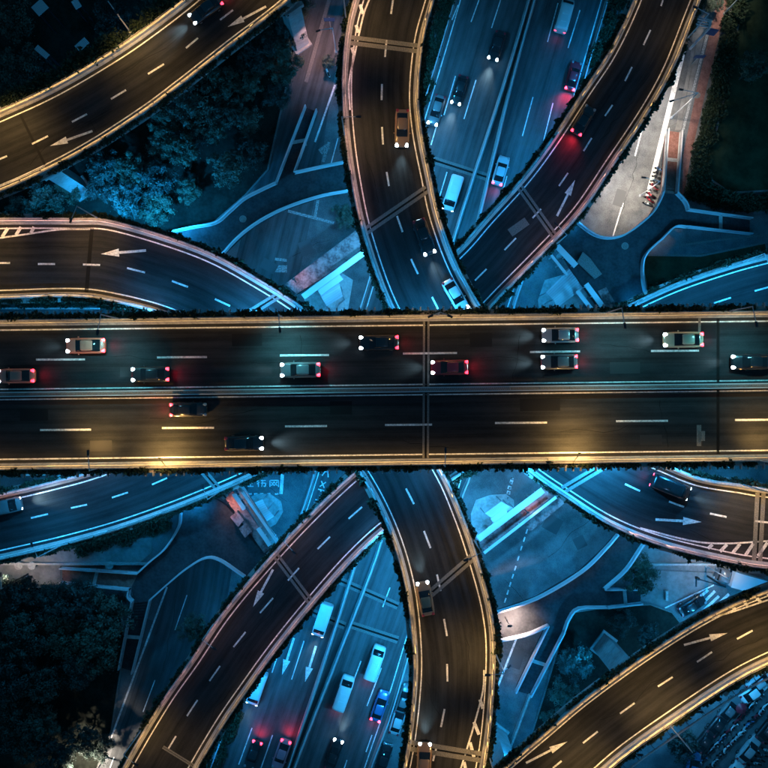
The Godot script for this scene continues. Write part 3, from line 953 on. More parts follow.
	# east to south, low
	r = ramp("curved_ramp", "low ramp from the east edge passing under the flyover toward the lower left", LOW, [[930, 222, 930, 292], [840, 238, 842, 308], [768, 254, 782, 322], [724, 266, 745, 332], [672, 284, 697, 350], [620, 308, 655, 367], [560, 338, 600, 393], [490, 378, 530, 432], [420, 420, 458, 476], [353, 472, 398, 520], [302, 521, 357, 556], [257, 570, 315, 603], [220, 615, 280, 646], [190, 660, 250, 687], [160, 703, 222, 728], [122, 768, 186, 790], [80, 850, 145, 870]], [[[0, 0.33, CYAN, 0.30], [0.54, 0.72, PINK, 0.20], [0.72, 0.88, PINK, 0.16], [0.88, 1, WARM, 0.26]], [[0.52, 0.8, PINK, 0.18], [0.8, 1, WARM, 0.16]]])
	dashes([[714, 303, 731, 297.7], [754.7, 291, 771, 286.5], [348.6, 518.7, 362, 507], [317.6, 549, 330, 536.7], [288, 580.5, 299, 568], [260, 613, 273, 598], [233.5, 647, 245.5, 632], [209.5, 681, 220, 666], [187, 716, 197.5, 700], [168.5, 748.5, 176, 736]], LOW, 0.22, r.node)
	for d in [[300, 560, -7, 9, 9], [230, 690, -6, 9, 6]]: crack(d[0], d[1], d[2], d[3], d[4], LOW, r.node)
	arrow(273, 569.5, 253, 607, LOW, r.node, 1.2)
	joint(273, 552, 312, 604, LOW, r.node, 0.4, 0.6)
	joint(163, 747, 197, 768, LOW, r.node, 0.1, 0.35)
	for p in [[690, 310], [300, 570], [240, 650], [200, 720]]: pier(p[0], p[1], LOW, 1.8, 1.6, 0.3, r.node)
	unseen_lights_under(r.node, [[380, 533, 8.6, 60], [340, 565, 8.6, 55], [300, 612, 8.6, 95], [265, 660, 8.6, 85], [235, 705, 8.6, 80], [205, 755, 8.6, 70], [330, 494, 8.6, 70], [285, 538, 8.6, 60], [225, 607, 8.6, 34]])
	unseen_lights_under(r.node, [[640, 300, 8.6, 22], [700, 275, 8.6, 30], [755, 258, 8.6, 22]])

	# across the lower right corner
	r = ramp("curved_ramp", "curved ramp with a ladder frame sweeping across the lower right corner", OUTER, [[410, 850, 476, 900], [470, 793, 532, 842], [500, 766, 562, 812], [540, 732, 597, 778], [580, 698, 630, 750], [633, 659, 680, 715], [685, 625, 727, 684], [724, 604, 760, 666], [768, 586, 798, 650], [830, 563, 856, 630], [900, 540, 922, 606]], [[[0, 1, WARM, 0.18]], [[0, 1, WARM, 0.40]]])
	dashes([[553, 768, 561.5, 761], [583, 743, 597.7, 731.5], [620, 713.6, 634.7, 703], [658, 686.5, 672.7, 677], [697, 662, 712, 652], [737, 639, 752.6, 630.5]], OUTER, 0.24, r.node)
	arrow(526, 763, 567.5, 741.5, OUTER, r.node, 1.15)
	for d in [[600, 720, 10, -7, 8], [700, 670, 9, -5, 7]]: crack(d[0], d[1], d[2], d[3], d[4], OUTER, r.node)
	arrow(684, 645, 727.5, 633, OUTER, r.node, 1.15)
	gore([[660, 644], [698, 623], [735, 611], [768, 600], [800, 590]], [[730, 605.5, 736, 609.7], [742, 600, 747.7, 605.5], [753.4, 594.5, 760.7, 602], [764, 590, 772, 598]], OUTER, r.node)
	for p in [[494, 735, 2.4], [603, 644, 2.0], [690, 650, 2.0]]: pier(p[0], p[1], OUTER, p[2], 3.0, -0.65, r.node)
	# ladder frame outside the southern parapet
	st = tool()
	var outer := []
	for f in r.b: outer.append([f[0] - f[1] * 1.7 + UP * 0.5, f[1], f[2]])
	sweep(st, outer, [[-0.1, -0.1], [-0.1, 0.1], [0.1, 0.1], [0.1, -0.1]])
	part(done(st), "frame_beam", M.rail_paint, r.node)
	for i in range(0, outer.size(), 2):
		bar(outer[i][0], r.b[i][0] + UP * 0.3, 0.1, 0.1, M.dark_steel, r.node, "frame_rung")
	unseen_under_light(612, 680, 12.6, COOL, 230, r.node, Vector3(-0.8, 0, -0.5), 55)  # unseen flood placed to light the southern lawn trees
	unseen_lights_under(r.node, [[640, 665, 12.2, 26], [560, 725, 12.2, 60], [715, 612, 12.2, 70], [515, 757, 12.2, 70], [700, 712, 12.2, 190], [760, 672, 12.2, 240], [640, 755, 12.2, 90]])

	# unseen cool luminaires under both flyover edges, placed to light nearby ramps blue
	for l in [[30, 40, 240], [140, 120, 230], [250, 230, 150], [345, 110, 90], [430, 150, 110], [520, 90, 380], [610, 90, 420], [700, 230, 120], [780, 230, 60]]:
		var x: float = l[0]
		unseen_under_light(x, yt.call(x) + 6, 22.9, CYAN, l[1], fly, Vector3(0, 0, -0.5), 78)
		unseen_under_light(x, yb.call(x) - 6, 22.9, CYAN, l[2], fly, Vector3(0, 0, 0.5), 78)

func unseen_lights_under(o: Node, list: Array, toward := Vector3.ZERO) -> void:  # unseen lamps, placed to light the ground between the ramps
	for l in list: unseen_under_light(l[0], l[1], l[2], (MIST if l[3] in [190, 230, 220] else CYAN) if l[3] > 100 else COOL, l[3] * 0.82, o, toward)

# ---------------------------------------------------------------- footbridges and station roofs

func railing(points: Array, h: float, parent: Node, smooth := 5) -> void:
	var f := path(points, h, smooth)
	railing_on(f, parent)

func railing_on(f: Array, parent: Node) -> void:
	var st := tool()
	for z in [[0.10, 0.16], [1.05, 1.17]]:
		sweep(st, f, [[-0.11, z[0]], [-0.11, z[1]], [0.11, z[1]], [0.11, z[0]]])
	sweep(st, f, [[-0.02, 0.16], [-0.02, 1.05], [0.02, 1.05], [0.02, 0.16]])
	var next := 0.0
	for i in f.size():
		if f[i][2] >= next:
			next = f[i][2] + 1.2
			box(st, f[i][0] + UP * 0.6, Vector3(0.16, 1.2, 0.16))
	part(done(st), "railing", M.rail_paint, parent)

# a flight from two upper plan points (at height h0) to two lower ones on the ground
func flight(t0: Array, t1: Array, b0: Array, b1: Array, h0: float, parent: Node, m: Material, called := "stair_flight", n := 26) -> void:
	var a0 := at(t0[0], t0[1], h0)
	var a1 := at(t1[0], t1[1], h0)
	var c0 := at(b0[0], b0[1], 0)
	var c1 := at(b1[0], b1[1], 0)
	var st := tool()
	var down := func(p: Vector3, q: Vector3, t: float, level: float) -> Vector3:
		var v := p.lerp(q, t)
		v.y = level
		return v
	var land := n / 2
	for i in n:
		var t := float(i) / n
		var u := float(i + 1) / n
		var y := h0 * (1.0 - t)
		var y2 := h0 * (1.0 - u)
		if i == land - 1 or i == land: pass
		quad(st, down.call(a0, c0, t, y), down.call(a1, c1, t, y), down.call(a1, c1, u, y), down.call(a0, c0, u, y))
		quad(st, down.call(a0, c0, u, y), down.call(a1, c1, u, y), down.call(a1, c1, u, y2), down.call(a0, c0, u, y2))
		for s in [[a0, c0], [a1, c1]]:
			quad(st, down.call(s[0], s[1], t, y), down.call(s[0], s[1], u, y), down.call(s[0], s[1], u, maxf(y2 - 0.5, -0.02)), down.call(s[0], s[1], t, maxf(y - 0.5, -0.02)))
	part(done(st), called, m, parent)
	for s in [[a0, c0], [a1, c1]]:
		var w := []
		for k in 9: w.append(s[0].lerp(s[1], k / 8.0) + UP * 0.12)
		railing_on(frames_of(w), parent)
	# landing slab across the middle
	var l0 := a0.lerp(c0, 0.5)
	var l1 := a1.lerp(c1, 0.5)
	bar(l0 + UP * 0.14, l1 + UP * 0.14, 1.1, 0.06, M.concrete, parent, "landing")

func columns(list: Array, h: float, parent: Node, r := 0.4) -> void:
	for c in list:
		var p := at(c[0], c[1], h)
		var st := tool()
		tube(st, Vector3(p.x, 0, p.z), Vector3(p.x, h - 0.4, p.z), r, r, 12)
		part(done(st), "column", M.concrete, parent)

func strip_roof(x0: float, y0: float, x1: float, y1: float, w: float, h: float, parent: Node) -> void:
	var p := at(x0, y0, h)
	var q := at(x1, y1, h)
	bar(p, q, w, 0.16, M.canopy, parent, "strip_roof")
	for t in [0.08, 0.5, 0.92]:
		var c := p.lerp(q, t)
		bar(Vector3(c.x, WALK - 0.1, c.z), c, 0.12, 0.12, M.steel, parent, "roof_post")

# barrel-vaulted shelter over four plan corners a-b (one end) and d-c (other end)
func vault(a: Array, b: Array, c: Array, d: Array, h: float, rise: float, parent: Node) -> void:
	var pa := at(a[0], a[1], h)
	var pb := at(b[0], b[1], h)
	var pc := at(c[0], c[1], h)
	var pd := at(d[0], d[1], h)
	var n := 10
	for k in n:
		var st := tool()
		var t := float(k) / n
		var u := float(k + 1) / n - 0.012
		var bow := func(x): return sin(PI * (0.12 + 0.76 * x)) * rise
		var p0: Vector3 = pa.lerp(pd, t) + UP * bow.call(t)
		var p1: Vector3 = pb.lerp(pc, t) + UP * bow.call(t)
		var q0: Vector3 = pa.lerp(pd, u) + UP * bow.call(u)
		var q1: Vector3 = pb.lerp(pc, u) + UP * bow.call(u)
		quad(st, p0, p1, q1, q0)
		quad(st, p0 - UP * 0.1, q0 - UP * 0.1, q1 - UP * 0.1, p1 - UP * 0.1)
		quad(st, p0, q0, q0 - UP * 0.1, p0 - UP * 0.1)
		quad(st, p1, q1, q1 - UP * 0.1, p1 - UP * 0.1)
		part(done(st), "roof_panel", M.canopy, parent)
	var st2 := tool()
	for s in [[pa, pd], [pb, pc]]:
		for t in [0.0, 0.5, 0.97]:
			var f: Vector3 = s[0].lerp(s[1], t)
			tube(st2, Vector3(f.x, 0.12, f.z), f + UP * sin(PI * (0.12 + 0.76 * t)) * rise, 0.09, 0.09, 8)
	part(done(st2), "shelter_posts", M.steel, parent)

func footbridges() -> void:
	var o := thing("footbridge", "dark footbridge with blue railings between the grove and the north ramp", "footbridge", "elevated footbridges")
	slab([[140, 240], [190, 229], [216, 224], [245, 200], [277, 184], [295, 174], [342, 164], [378, 157], [378, 187], [348, 192], [318, 198], [281, 211], [250, 229], [226, 252], [200, 288], [160, 290]], WALK, 0.55, M.walk_deck, "walkway", o)
	railing([[140, 240], [190, 229], [216, 224], [230, 213], [245, 200], [262, 191], [277, 184]], WALK, o)
	railing([[295, 174], [320, 168.5], [342, 164], [378, 157]], WALK, o)
	railing([[378, 187], [348, 192], [318, 198], [281, 211], [250, 229], [226, 252], [200, 288]], WALK, o)
	flight([277, 184], [295, 174], [306, 108], [317, 112], WALK, o, M.walk_deck)
	columns([[240, 216], [330, 180], [200, 245]], WALK, o)

	o = thing("footbridge", "dark forked footbridge beside the white-lit street right of the northern ramps", "footbridge", "elevated footbridges")
	slab([[560, 210], [577, 224], [594, 236], [611, 239], [628, 233], [649, 216], [658, 202], [661.5, 193], [675, 194], [681, 200], [686, 211], [686, 228], [673, 228], [660, 240], [646, 253], [641, 266], [643, 290], [655, 330], [604, 330], [612, 300], [590, 262], [568, 240], [550, 225]], WALK, 0.55, M.walk_deck, "walkway", o)
	railing([[560, 210], [577, 224], [594, 236], [611, 239], [628, 233], [649, 216], [658, 202], [661.5, 193]], WALK, o)
	railing([[675, 194], [681, 200], [685, 206], [686, 211]], WALK, o)
	railing([[686, 228], [673, 228], [660, 240], [646, 253], [641, 266], [643, 290], [655, 330]], WALK, o)
	flight([661.5, 193], [675, 194], [666, 131], [679.5, 133], WALK, o, M.red_paving, "stair_flight")
	flight([686, 211], [686, 228], [749, 219.5], [749, 235], WALK, o, M.walk_deck)
	columns([[610, 255], [650, 235], [625, 285], [670, 210]], WALK, o)

	o = thing("footbridge", "dark forked footbridge with a red ramp above the south-western trees", "footbridge", "elevated footbridges")
	slab([[182, 513], [180, 526], [167, 547], [152, 560], [139, 572], [131, 588], [134, 600], [152, 598], [187, 568], [206, 557], [221, 559], [245, 575], [270, 590], [292, 560], [262, 548], [226, 505], [205, 492]], WALK, 0.55, M.walk_deck, "walkway", o)
	railing([[182, 513], [180, 526], [167, 547], [152, 560], [139, 572]], WALK, o)
	railing([[152, 598], [170, 582], [187, 568], [206, 557], [221, 559], [245, 575], [270, 590]], WALK, o)
	railing([[131, 588], [130, 595], [134, 600]], WALK, o)
	flight([139, 572], [131, 588], [63, 567], [63, 581], WALK, o, M.red_paving)
	flight([134, 600], [152, 598], [121, 667], [134, 671], WALK, o, M.walk_deck)
	columns([[160, 580], [205, 535], [240, 555]], WALK, o)

	o = thing("footbridge", "dark footbridge with a bright lit end beside the southern ramp", "footbridge", "elevated footbridges")
	slab([[470, 620], [493, 612], [536, 597], [580, 571], [605, 547], [619, 531], [650, 500], [675, 505], [643, 542], [625, 568], [603, 588], [606, 606], [578, 607], [568, 617], [563, 630], [547, 624], [526, 633], [495, 640], [470, 646]], WALK, 0.55, M.walk_deck, "walkway", o)
	railing([[470, 620], [493, 612], [536, 597], [580, 571], [605, 547], [619, 531], [650, 500]], WALK, o)
	railing([[470, 646], [495, 640], [526, 633], [547, 624]], WALK, o)
	railing([[563, 630], [568, 617], [578, 607], [606, 606]], WALK, o, 3)
	railing([[603, 588], [625, 568], [643, 542], [675, 505]], WALK, o)
	flight([547, 624], [563, 630], [515, 690], [530, 694], WALK, o, M.walk_deck)
	flight([603, 588], [606, 606], [640, 588], [640, 602], WALK, o, M.walk_deck)
	columns([[515, 622], [590, 585], [630, 540]], WALK, o)

	# covered decks and vaulted shelters below the four inner corners
	o = thing("station_deck", "rust-brown deck with white strip roof and vaulted shelter under the northern ramp's west side", "station", "covered decks under the interchange")
	slab([[285, 284], [355, 231], [372, 245], [362, 252], [297, 294]], WALK, 0.5, M.rust_roof, "deck", o)
	strip_roof(303, 297, 365, 252, 0.85, 8.4, o)
	strip_roof(318, 291, 340, 275, 1.6, 8.1, o)
	vault([317, 289], [338, 277], [343, 297], [327, 307], 4.6, 1.3, o)
	slab([[304, 300], [318, 285], [342, 273], [353, 280], [347, 316], [316, 316]], 0.15, 0.15, M.concrete, "island", o)
	columns([[300, 283], [350, 246]], WALK, o)

	o = thing("station_deck", "dark deck with four white strip roofs and vaulted shelter beside the arrow-marked low ramp", "station", "covered decks under the interchange")
	slab([[556, 243], [568, 235], [590, 256], [606, 274], [622, 304], [606, 318], [590, 296], [570, 268]], WALK + 0.35, 0.5, M.walk_deck, "deck", o)
	slab([[598, 291], [606, 287], [616, 304], [607, 309]], WALK + 0.55, 0.18, M.rust_roof, "rust_mat", o)
	slab([[583, 252], [590, 258], [602, 274], [595, 279], [577, 262]], WALK + 1.2, 0.2, M.joint, "machine_roof", o)
	strip_roof(557, 246, 576, 266, 0.85, 8.4, o)
	strip_roof(586, 284, 603, 307, 0.75, 8.4, o)
	strip_roof(577, 291, 593, 311, 0.6, 8.1, o)
	strip_roof(551, 255, 567, 275, 0.4, 8.1, o)
	vault([545, 293], [570, 268], [585, 287], [557, 308], 4.6, 1.3, o)
	slab([[538, 300], [545, 280], [562, 275], [590, 290], [578, 316], [540, 316]], 0.15, 0.15, M.concrete, "island", o)
	columns([[568, 250], [600, 290]], WALK, o)

	o = thing("station_deck", "pink-lit deck with roof blocks and vaulted shelter below the west ramp", "station", "covered decks under the interchange")
	slab([[225, 498], [233, 491], [273, 547], [264, 553]], WALK + 0.9, 0.5, M.rust_roof, "deck", o)
	slab([[230, 517], [237, 511], [244, 520], [238, 527]], WALK + 1.7, 0.9, M.rust_roof, "roof_block", o)
	slab([[239, 529], [246, 522], [252, 531], [245, 538]], WALK + 1.7, 0.9, M.rust_roof, "roof_block", o)
	slab([[236, 489], [243, 486], [279, 541], [271, 546]], WALK + 0.5, 0.4, M.paving, "side_walk", o)
	strip_roof(233.5, 493.5, 244.5, 509.5, 0.6, 8.4, o)
	strip_roof(258, 528, 270, 545.5, 0.6, 8.4, o)
	strip_roof(239, 487, 277, 542, 0.4, 8.0, o)
	vault([253, 503], [263, 499], [275, 516], [264, 523], 4.6, 1.2, o)
	slab([[246, 500], [256, 494], [270, 494], [281, 501], [283, 512], [276, 524], [266, 530], [258, 522]], 0.15, 0.15, M.concrete, "island", o)
	columns([[234, 502], [262, 540]], WALK, o)

	o = thing("station_deck", "rust-patched deck with long white strip roof and vaulted shelter beside the southern ramp", "station", "covered decks under the interchange")
	slab([[544, 489], [553, 496], [485, 550], [476, 542]], WALK, 0.5, M.rust_roof, "deck", o)
	slab([[558, 498], [566, 502], [531, 531], [524, 525]], WALK + 0.2, 0.4, M.rust_roof, "side_walk", o)
	strip_roof(543, 490, 478, 539, 0.9, 8.4, o)
	strip_roof(508, 513, 494, 523.5, 1.7, 8.1, o)
	strip_roof(556, 497, 484, 553, 0.4, 7.4, o)
	vault([484.5, 513], [501, 501], [514, 508], [498, 521], 4.6, 1.3, o)
	slab([[471, 514], [476, 500], [490, 495], [506, 494], [514, 500], [514, 510], [482, 542], [472, 538]], 0.15, 0.15, M.concrete, "island", o)
	columns([[490, 535], [535, 502]], WALK, o)

# ---------------------------------------------------------------- lamps

func street_lamp(x: float, y: float, h: float, tall: float, arm: Vector2, c: Array, energy: float, label: String, second := Vector2.ZERO) -> void:
	var o := thing("street_lamp", label, "street lamp", "street lamps", at(x, y, h))
	var st := tool()
	tube(st, Vector3.ZERO, Vector3(0, tall, 0), 0.11, 0.065, 8)
	box(st, Vector3(0, 0.2, 0), Vector3(0.34, 0.4, 0.34))
	part(done(st), "pole", M.rail_paint, o)
	for a in [arm, second]:
		if a == Vector2.ZERO: continue
		var q := Vector3(a.x, tall + 0.35, a.y)
		st = tool()
		tube(st, Vector3(0, tall - 0.05, 0), q, 0.055, 0.04, 8)
		part(done(st), "arm", M.rail_paint, o)
		var d := Vector3(a.x, 0, a.y).normalized()
		bar(q - d * 0.1, q + d * 0.55, 0.26, 0.12, M.dark_steel, o, "lamp_head")
		var lens: Material = M.lamp_dead
		if energy > 0: lens = M.lamp_warm if c == WARM else (M.lamp_pink if c == PINK else (M.lamp_pale if c == PALE or c == TEAL else M.lamp_cool))
		bar(q + d * 0.02 - UP * 0.075, q + d * 0.46 - UP * 0.075, 0.2, 0.03, lens, o, "lens")
		if energy > 0: spot(o, q + d * 0.24 - UP * 0.14, Vector3(0, -1, 0) + d * ((0.75 if h > 24.0 else 0.30) if h > 1.0 else 0.0), c, energy, (62 if h > 24.0 else 46) if h > 1.0 else 58, 0.22)

func lamps() -> void:
	var on := " lamp post "
	# on the corner ramps; unseen posts are placed to light the asphalt
	street_lamp(131, 33, OUTER, 8.6, Vector2(0.9, 1.3), WARM, 120, "warm lamp post on the upper parapet of the upper left corner ramp")
	street_lamp(4, 110, OUTER, 8.6, Vector2(0.9, 1.7), WARM, 120, "warm lamp post at the picture's edge on the upper left corner ramp")
	street_lamp(250, -58, OUTER, 8.6, Vector2(0.9, 1.5), WARM, 120, "warm lamp post out of view above the picture, lighting the upper left corner ramp")
	street_lamp(667, 722, OUTER, 8.6, Vector2(-1.0, -1.5), WARM, 120, "warm lamp post on the ladder-framed parapet of the lower right ramp")
	street_lamp(592, 783, OUTER, 8.6, Vector2(-1.0, -1.5), WARM, 120, "warm lamp post out of view below the picture, lighting the lower right ramp")
	street_lamp(765, 665, OUTER, 8.6, Vector2(-0.9, -1.8), WARM, 120, "unseen warm lamp post at the east edge, lighting the lower right ramp")
	# on the high ramps; unseen posts are placed to warm the decks
	street_lamp(100, 219.5, HIGH, 7.6, Vector2(-0.5, 1.6), WARM, 70, "warm lamp post beside the arrow on the western ramp")
	street_lamp(-12, 218, HIGH, 7.6, Vector2(0.3, 1.8), WARM, 70, "warm lamp post out of view past the west edge, lighting the western ramp")
	street_lamp(346, 20, HIGH, 7.6, Vector2(1.8, 0.2), WARM, 60, "warm lamp post beside the chevrons of the northern ramp")
	street_lamp(345, 137, HIGH, 7.6, Vector2(1.8, 0.1), WARM, 50, "unseen warm lamp post lighting the deck halfway along the northern ramp")
	street_lamp(495, 652, HIGH, 7.6, Vector2(-1.8, 0.0), WARM, 90, "unseen warm lamp post on the right parapet, lighting the southern ramp")
	street_lamp(489, 755, HIGH, 7.6, Vector2(-1.8, 0.0), WARM, 60, "unseen warm lamp post lighting the chevrons of the southern ramp")
	street_lamp(474, 540, HIGH, 7.6, Vector2(-1.7, 0.7), WARM, 34, "unseen warm lamp post lighting the southern ramp near the flyover")
	street_lamp(740, 484, HIGH, 7.6, Vector2(0.2, 1.8), WARM, 90, "unseen warm lamp post on the upper parapet, lighting the eastern ramp")
	street_lamp(815, 573, HIGH, 7.6, Vector2(0.0, -1.8), WARM, 90, "warm lamp post out of view past the east edge, lighting the eastern ramp")
	# on the low ramps; unseen posts are placed to tint the decks
	street_lamp(686, 40, LOW, 7.6, Vector2(-1.7, -0.6), WARM, 15, "unseen warm lamp post lighting the upper right low ramp")
	street_lamp(556, 244, LOW, 6.5, Vector2(-1.3, -1.2), PINK, 6, "unseen pink lamp post lighting the arrow on the upper right low ramp")
	street_lamp(142, 729, LOW, 7.6, Vector2(1.5, 0.9), WARM, 40, "warm lamp post on the lower left low ramp near the bottom edge")
	street_lamp(215, 622, LOW, 7.6, Vector2(1.5, 0.9), PINK, 6, "unseen pink lamp post lighting the lower left low ramp")
	street_lamp(290, 532, LOW, 6.5, Vector2(1.2, 1.2), PINK, 9, "unseen pink lamp post lighting the lower left low ramp near the flyover")
	street_lamp(621, 308, LOW, 7.0, Vector2(0.6, 1.4), COOL, 30, "blue-white lamp post where the eastern low ramp meets the flyover")
	street_lamp(219, 492, LOW, 7.0, Vector2(-0.5, -1.5), COOL, 40, "blue-white lamp post on the western low ramp")
	street_lamp(60, 546, LOW, 7.0, Vector2(-0.5, -1.5), CYAN, 46, "unseen blue-white lamp post lighting the western low ramp by the picture's edge")
	street_lamp(740, 262, LOW, 7.0, Vector2(0.4, 1.5), CYAN, 40, "unseen blue-white lamp post lighting the eastern low ramp by the picture's edge")
	# on the straight flyover
	street_lamp(122, 319.6, MAIN, 7.0, Vector2(-0.2, 1.8), TEAL, 74, "lamp post on the flyover's upper parapet above the salmon-red cars")
	street_lamp(437, 316, MAIN, 5.0, Vector2(-0.9, 0.4), WARM, 8, "forked lamp post on the flyover's upper parapet beside the joint", Vector2(0.9, 0.4))
	street_lamp(284, 318, MAIN, 5.0, Vector2(0.2, 1.6), TEAL, 74, "lamp post on the flyover's upper parapet above the first ramp crossing")
	street_lamp(604, 313.6, MAIN, 7.0, Vector2(0.2, 1.8), TEAL, 74, "lamp post on the flyover's upper parapet near the vaulted shelter")
	street_lamp(725, 312.2, MAIN, 7.0, Vector2(0.2, 1.8), TEAL, 74, "lamp post on the flyover's upper parapet near the east edge")
	street_lamp(100, 467.6, MAIN, 3.4, Vector2(0.0, -1.9), WARM, 64, "short lit lamp post on the flyover's lower parapet near the west edge")
	street_lamp(443, 463.6, MAIN, 3.4, Vector2(0.0, -1.7), WARM, 0, "unlit short lamp post on the flyover's lower parapet beside the joint")
	street_lamp(757, 460, MAIN, 3.4, Vector2(0.0, -1.7), WARM, 64, "short lit lamp post on the flyover's lower parapet near the east edge")
	# on the ground; unseen posts are placed to light streets and trees
	street_lamp(671, 118, 0, 10.2, Vector2(-2.3, -0.3), PALE, 130, "tall black double-arm lamp post beside the white-lit street", Vector2(-3.6, 1.2))
	street_lamp(640, 196, 0, 8.6, Vector2(-2.2, -0.4), PALE, 230, "unseen lamp post lighting the kerb where the white-lit street passes under the footbridge")
	street_lamp(336, 52, 0, 8.0, Vector2(-1.8, 0.5), PINK, 80, "unseen pink lamp post lighting the street between the grove and the northern ramp")
	street_lamp(27, 575, 0, 8.0, Vector2(0.1, -1.9), PALE, 42, "white lamp post on the pavement below the western ramp")
	street_lamp(706, 566, 0, 8.0, Vector2(0.1, -1.2), PALE, 40, "white lamp post on the pavement below the eastern ramp")
	street_lamp(106, 757, 0, 8.6, Vector2(-1.5, -0.4), PALE, 330, "unseen lamp post lighting the bright yellow-lit tree")
	street_lamp(724, 14, 0, 7.0, Vector2(-1.2, -1.2), PALE, 60, "unseen lamp post beside the sign gantry, lighting the small tree")
	street_lamp(497, 655, 0, 6.6, Vector2(0.6, -0.6), PALE, 20, "unseen lamp post under the southern ramp, lighting the edge line")
	# unseen strong flood, placed to make the bright patch on the footbridge end
	var o := thing("unseen_flood_light", "unseen strong flood light shining on the end of the southern footbridge", "flood light", "", at(505, 617, WALK))
	bar(Vector3(0, 0, 0), Vector3(0, 4.2, 0), 0.12, 0.12, M.dark_steel, o, "pole")
	bar(Vector3(-0.3, 4.2, 0), Vector3(0.3, 4.2, 0), 0.3, 0.2, M.dark_steel, o, "lamp_head")
	bar(Vector3(-0.2, 4.08, 0), Vector3(0.2, 4.08, 0), 0.22, 0.03, M.lamp_pink, o, "lens")
	spot(o, Vector3(0, 3.95, 0), Vector3(0.3, -1, 0.15), [1.0, 0.72, 0.58], 340, 46, 0.2)
	for f in [["unseen warm flood light tinting the rust-brown deck below the northern ramp", 296, 282, 9.0], ["unseen warm flood light tinting the rust-patched deck beside the southern ramp", 524, 509, 8.0]]:  # unseen, placed to give the rust decks their pink tint
		o = thing("unseen_flood_light", f[0], "flood light", "", at(f[1], f[2], WALK))
		bar(Vector3(0, 0, 0), Vector3(0, 3.0, 0), 0.1, 0.1, M.dark_steel, o, "pole")
		bar(Vector3(-0.2, 3.0, 0), Vector3(0.2, 3.0, 0), 0.3, 0.2, M.dark_steel, o, "lamp_head")
		bar(Vector3(-0.15, 2.88, 0), Vector3(0.15, 2.88, 0), 0.22, 0.03, M.lamp_pink, o, "lens")
		spot(o, Vector3(0, 2.75, 0), Vector3(0.4, -1, -0.33), PINK, f[3], 50, 0.2)
	o = thing("unseen_flood_light", "unseen warm flood light at the corner of the pink-lit deck", "flood light", "", at(229, 502, WALK + 0.9))  # unseen, placed to light deck and roof blocks pink
	bar(Vector3(0, 0, 0), Vector3(0, 2.2, 0), 0.1, 0.1, M.dark_steel, o, "pole")
	bar(Vector3(-0.2, 2.2, 0), Vector3(0.2, 2.2, 0), 0.3, 0.2, M.dark_steel, o, "lamp_head")
	bar(Vector3(-0.15, 2.08, 0), Vector3(0.15, 2.08, 0), 0.22, 0.03, M.lamp_pink, o, "lens")
	spot(o, Vector3(0, 1.95, 0), Vector3(0.5, -1, 0.7), PINK, 14, 75, 0.2)

# ---------------------------------------------------------------- vegetation

func crown(seed_: int, r: float, tall: float, clumps: int, leaves: int, tone: Array) -> ArrayMesh:
	var g := RandomNumberGenerator.new()
	g.seed = seed_
	var st := tool()
	for c in clumps:
		var d := Vector3(g.randfn(), g.randfn() * 0.8 + 0.15, g.randfn()).normalized()
		var far := pow(g.randf(), 0.45) * g.randf_range(0.72, 1.08)
		var mid := Vector3(d.x * r, d.y * tall * 0.5, d.z * r) * far
		var size := g.randf_range(0.5, 1.1) * r * 0.26
		var tint := g.randf_range(0.65, 1.35)
		for i in leaves:
			var q := Vector3(g.randfn(), g.randfn() * 0.7, g.randfn()) * size * 0.44
			var p := mid + q
			var n := (q.normalized() + Vector3(g.randf_range(-0.8, 0.8), g.randf_range(0.0, 1.0), g.randf_range(-0.8, 0.8))).normalized()
			var x := n.cross(Vector3(g.randf_range(-1, 1), g.randf_range(-1, 1), g.randf_range(-1, 1))).normalized()
			var y := n.cross(x)
			var s := g.randf_range(0.10, 0.21)
			var k := tint * g.randf_range(0.75, 1.25)
			st.set_color(Color(tone[0] * k, tone[1] * k, tone[2] * k))
			quad(st, p - x * s, p - y * s * 0.6, p + x * s, p + y * s * 0.6)
	return done(st)

func trunk(seed_: int, tall: float, r: float) -> ArrayMesh:
	var g := RandomNumberGenerator.new()
	g.seed = seed_
	var st := tool()
	var top := Vector3(g.randf_range(-0.3, 0.3), tall * 0.62, g.randf_range(-0.3, 0.3))
	tube(st, Vector3.ZERO, top, 0.26, 0.15, 9)
	for i in 7:
		var a := TAU * i / 7 + g.randf()
		var from := Vector3.ZERO.lerp(top, g.randf_range(0.55, 1.0))
		tube(st, from, Vector3(cos(a) * r * 0.6, tall * g.randf_range(0.7, 0.95), sin(a) * r * 0.6), 0.10, 0.03, 6)
	return done(st)

func tree(x: float, y: float, r: float, label: String, group: String, called := "broadleaf_tree") -> Node3D:
	if not shared.has("crowns"):
		shared.crowns = []
		var tones := [[0.032, 0.054, 0.038], [0.055, 0.080, 0.050], [0.024, 0.042, 0.034], [0.072, 0.092, 0.064], [0.040, 0.070, 0.058]]
		for i in 5: shared.crowns.append([crown(40 + i, 3.4, 5.0, 50, 125, tones[i]), trunk(60 + i, 5.6, 3.0)])
	var pick = shared.crowns[rng.randi_range(0, 4)]
	var s := r / 3.4
	var mid := 6.0 * s
	var p := at(x, y, mid)
	var o := thing(called, label, "tree", group, Vector3(p.x, 0, p.z), rng.randf() * TAU)
	o.scale = Vector3(s, s * rng.randf_range(0.78, 1.22), s)
	part(pick[1], "trunk", M.bark, o)
	part(pick[0], "crown", M.leaf, o, Vector3(0, 5.6, 0))
	return o

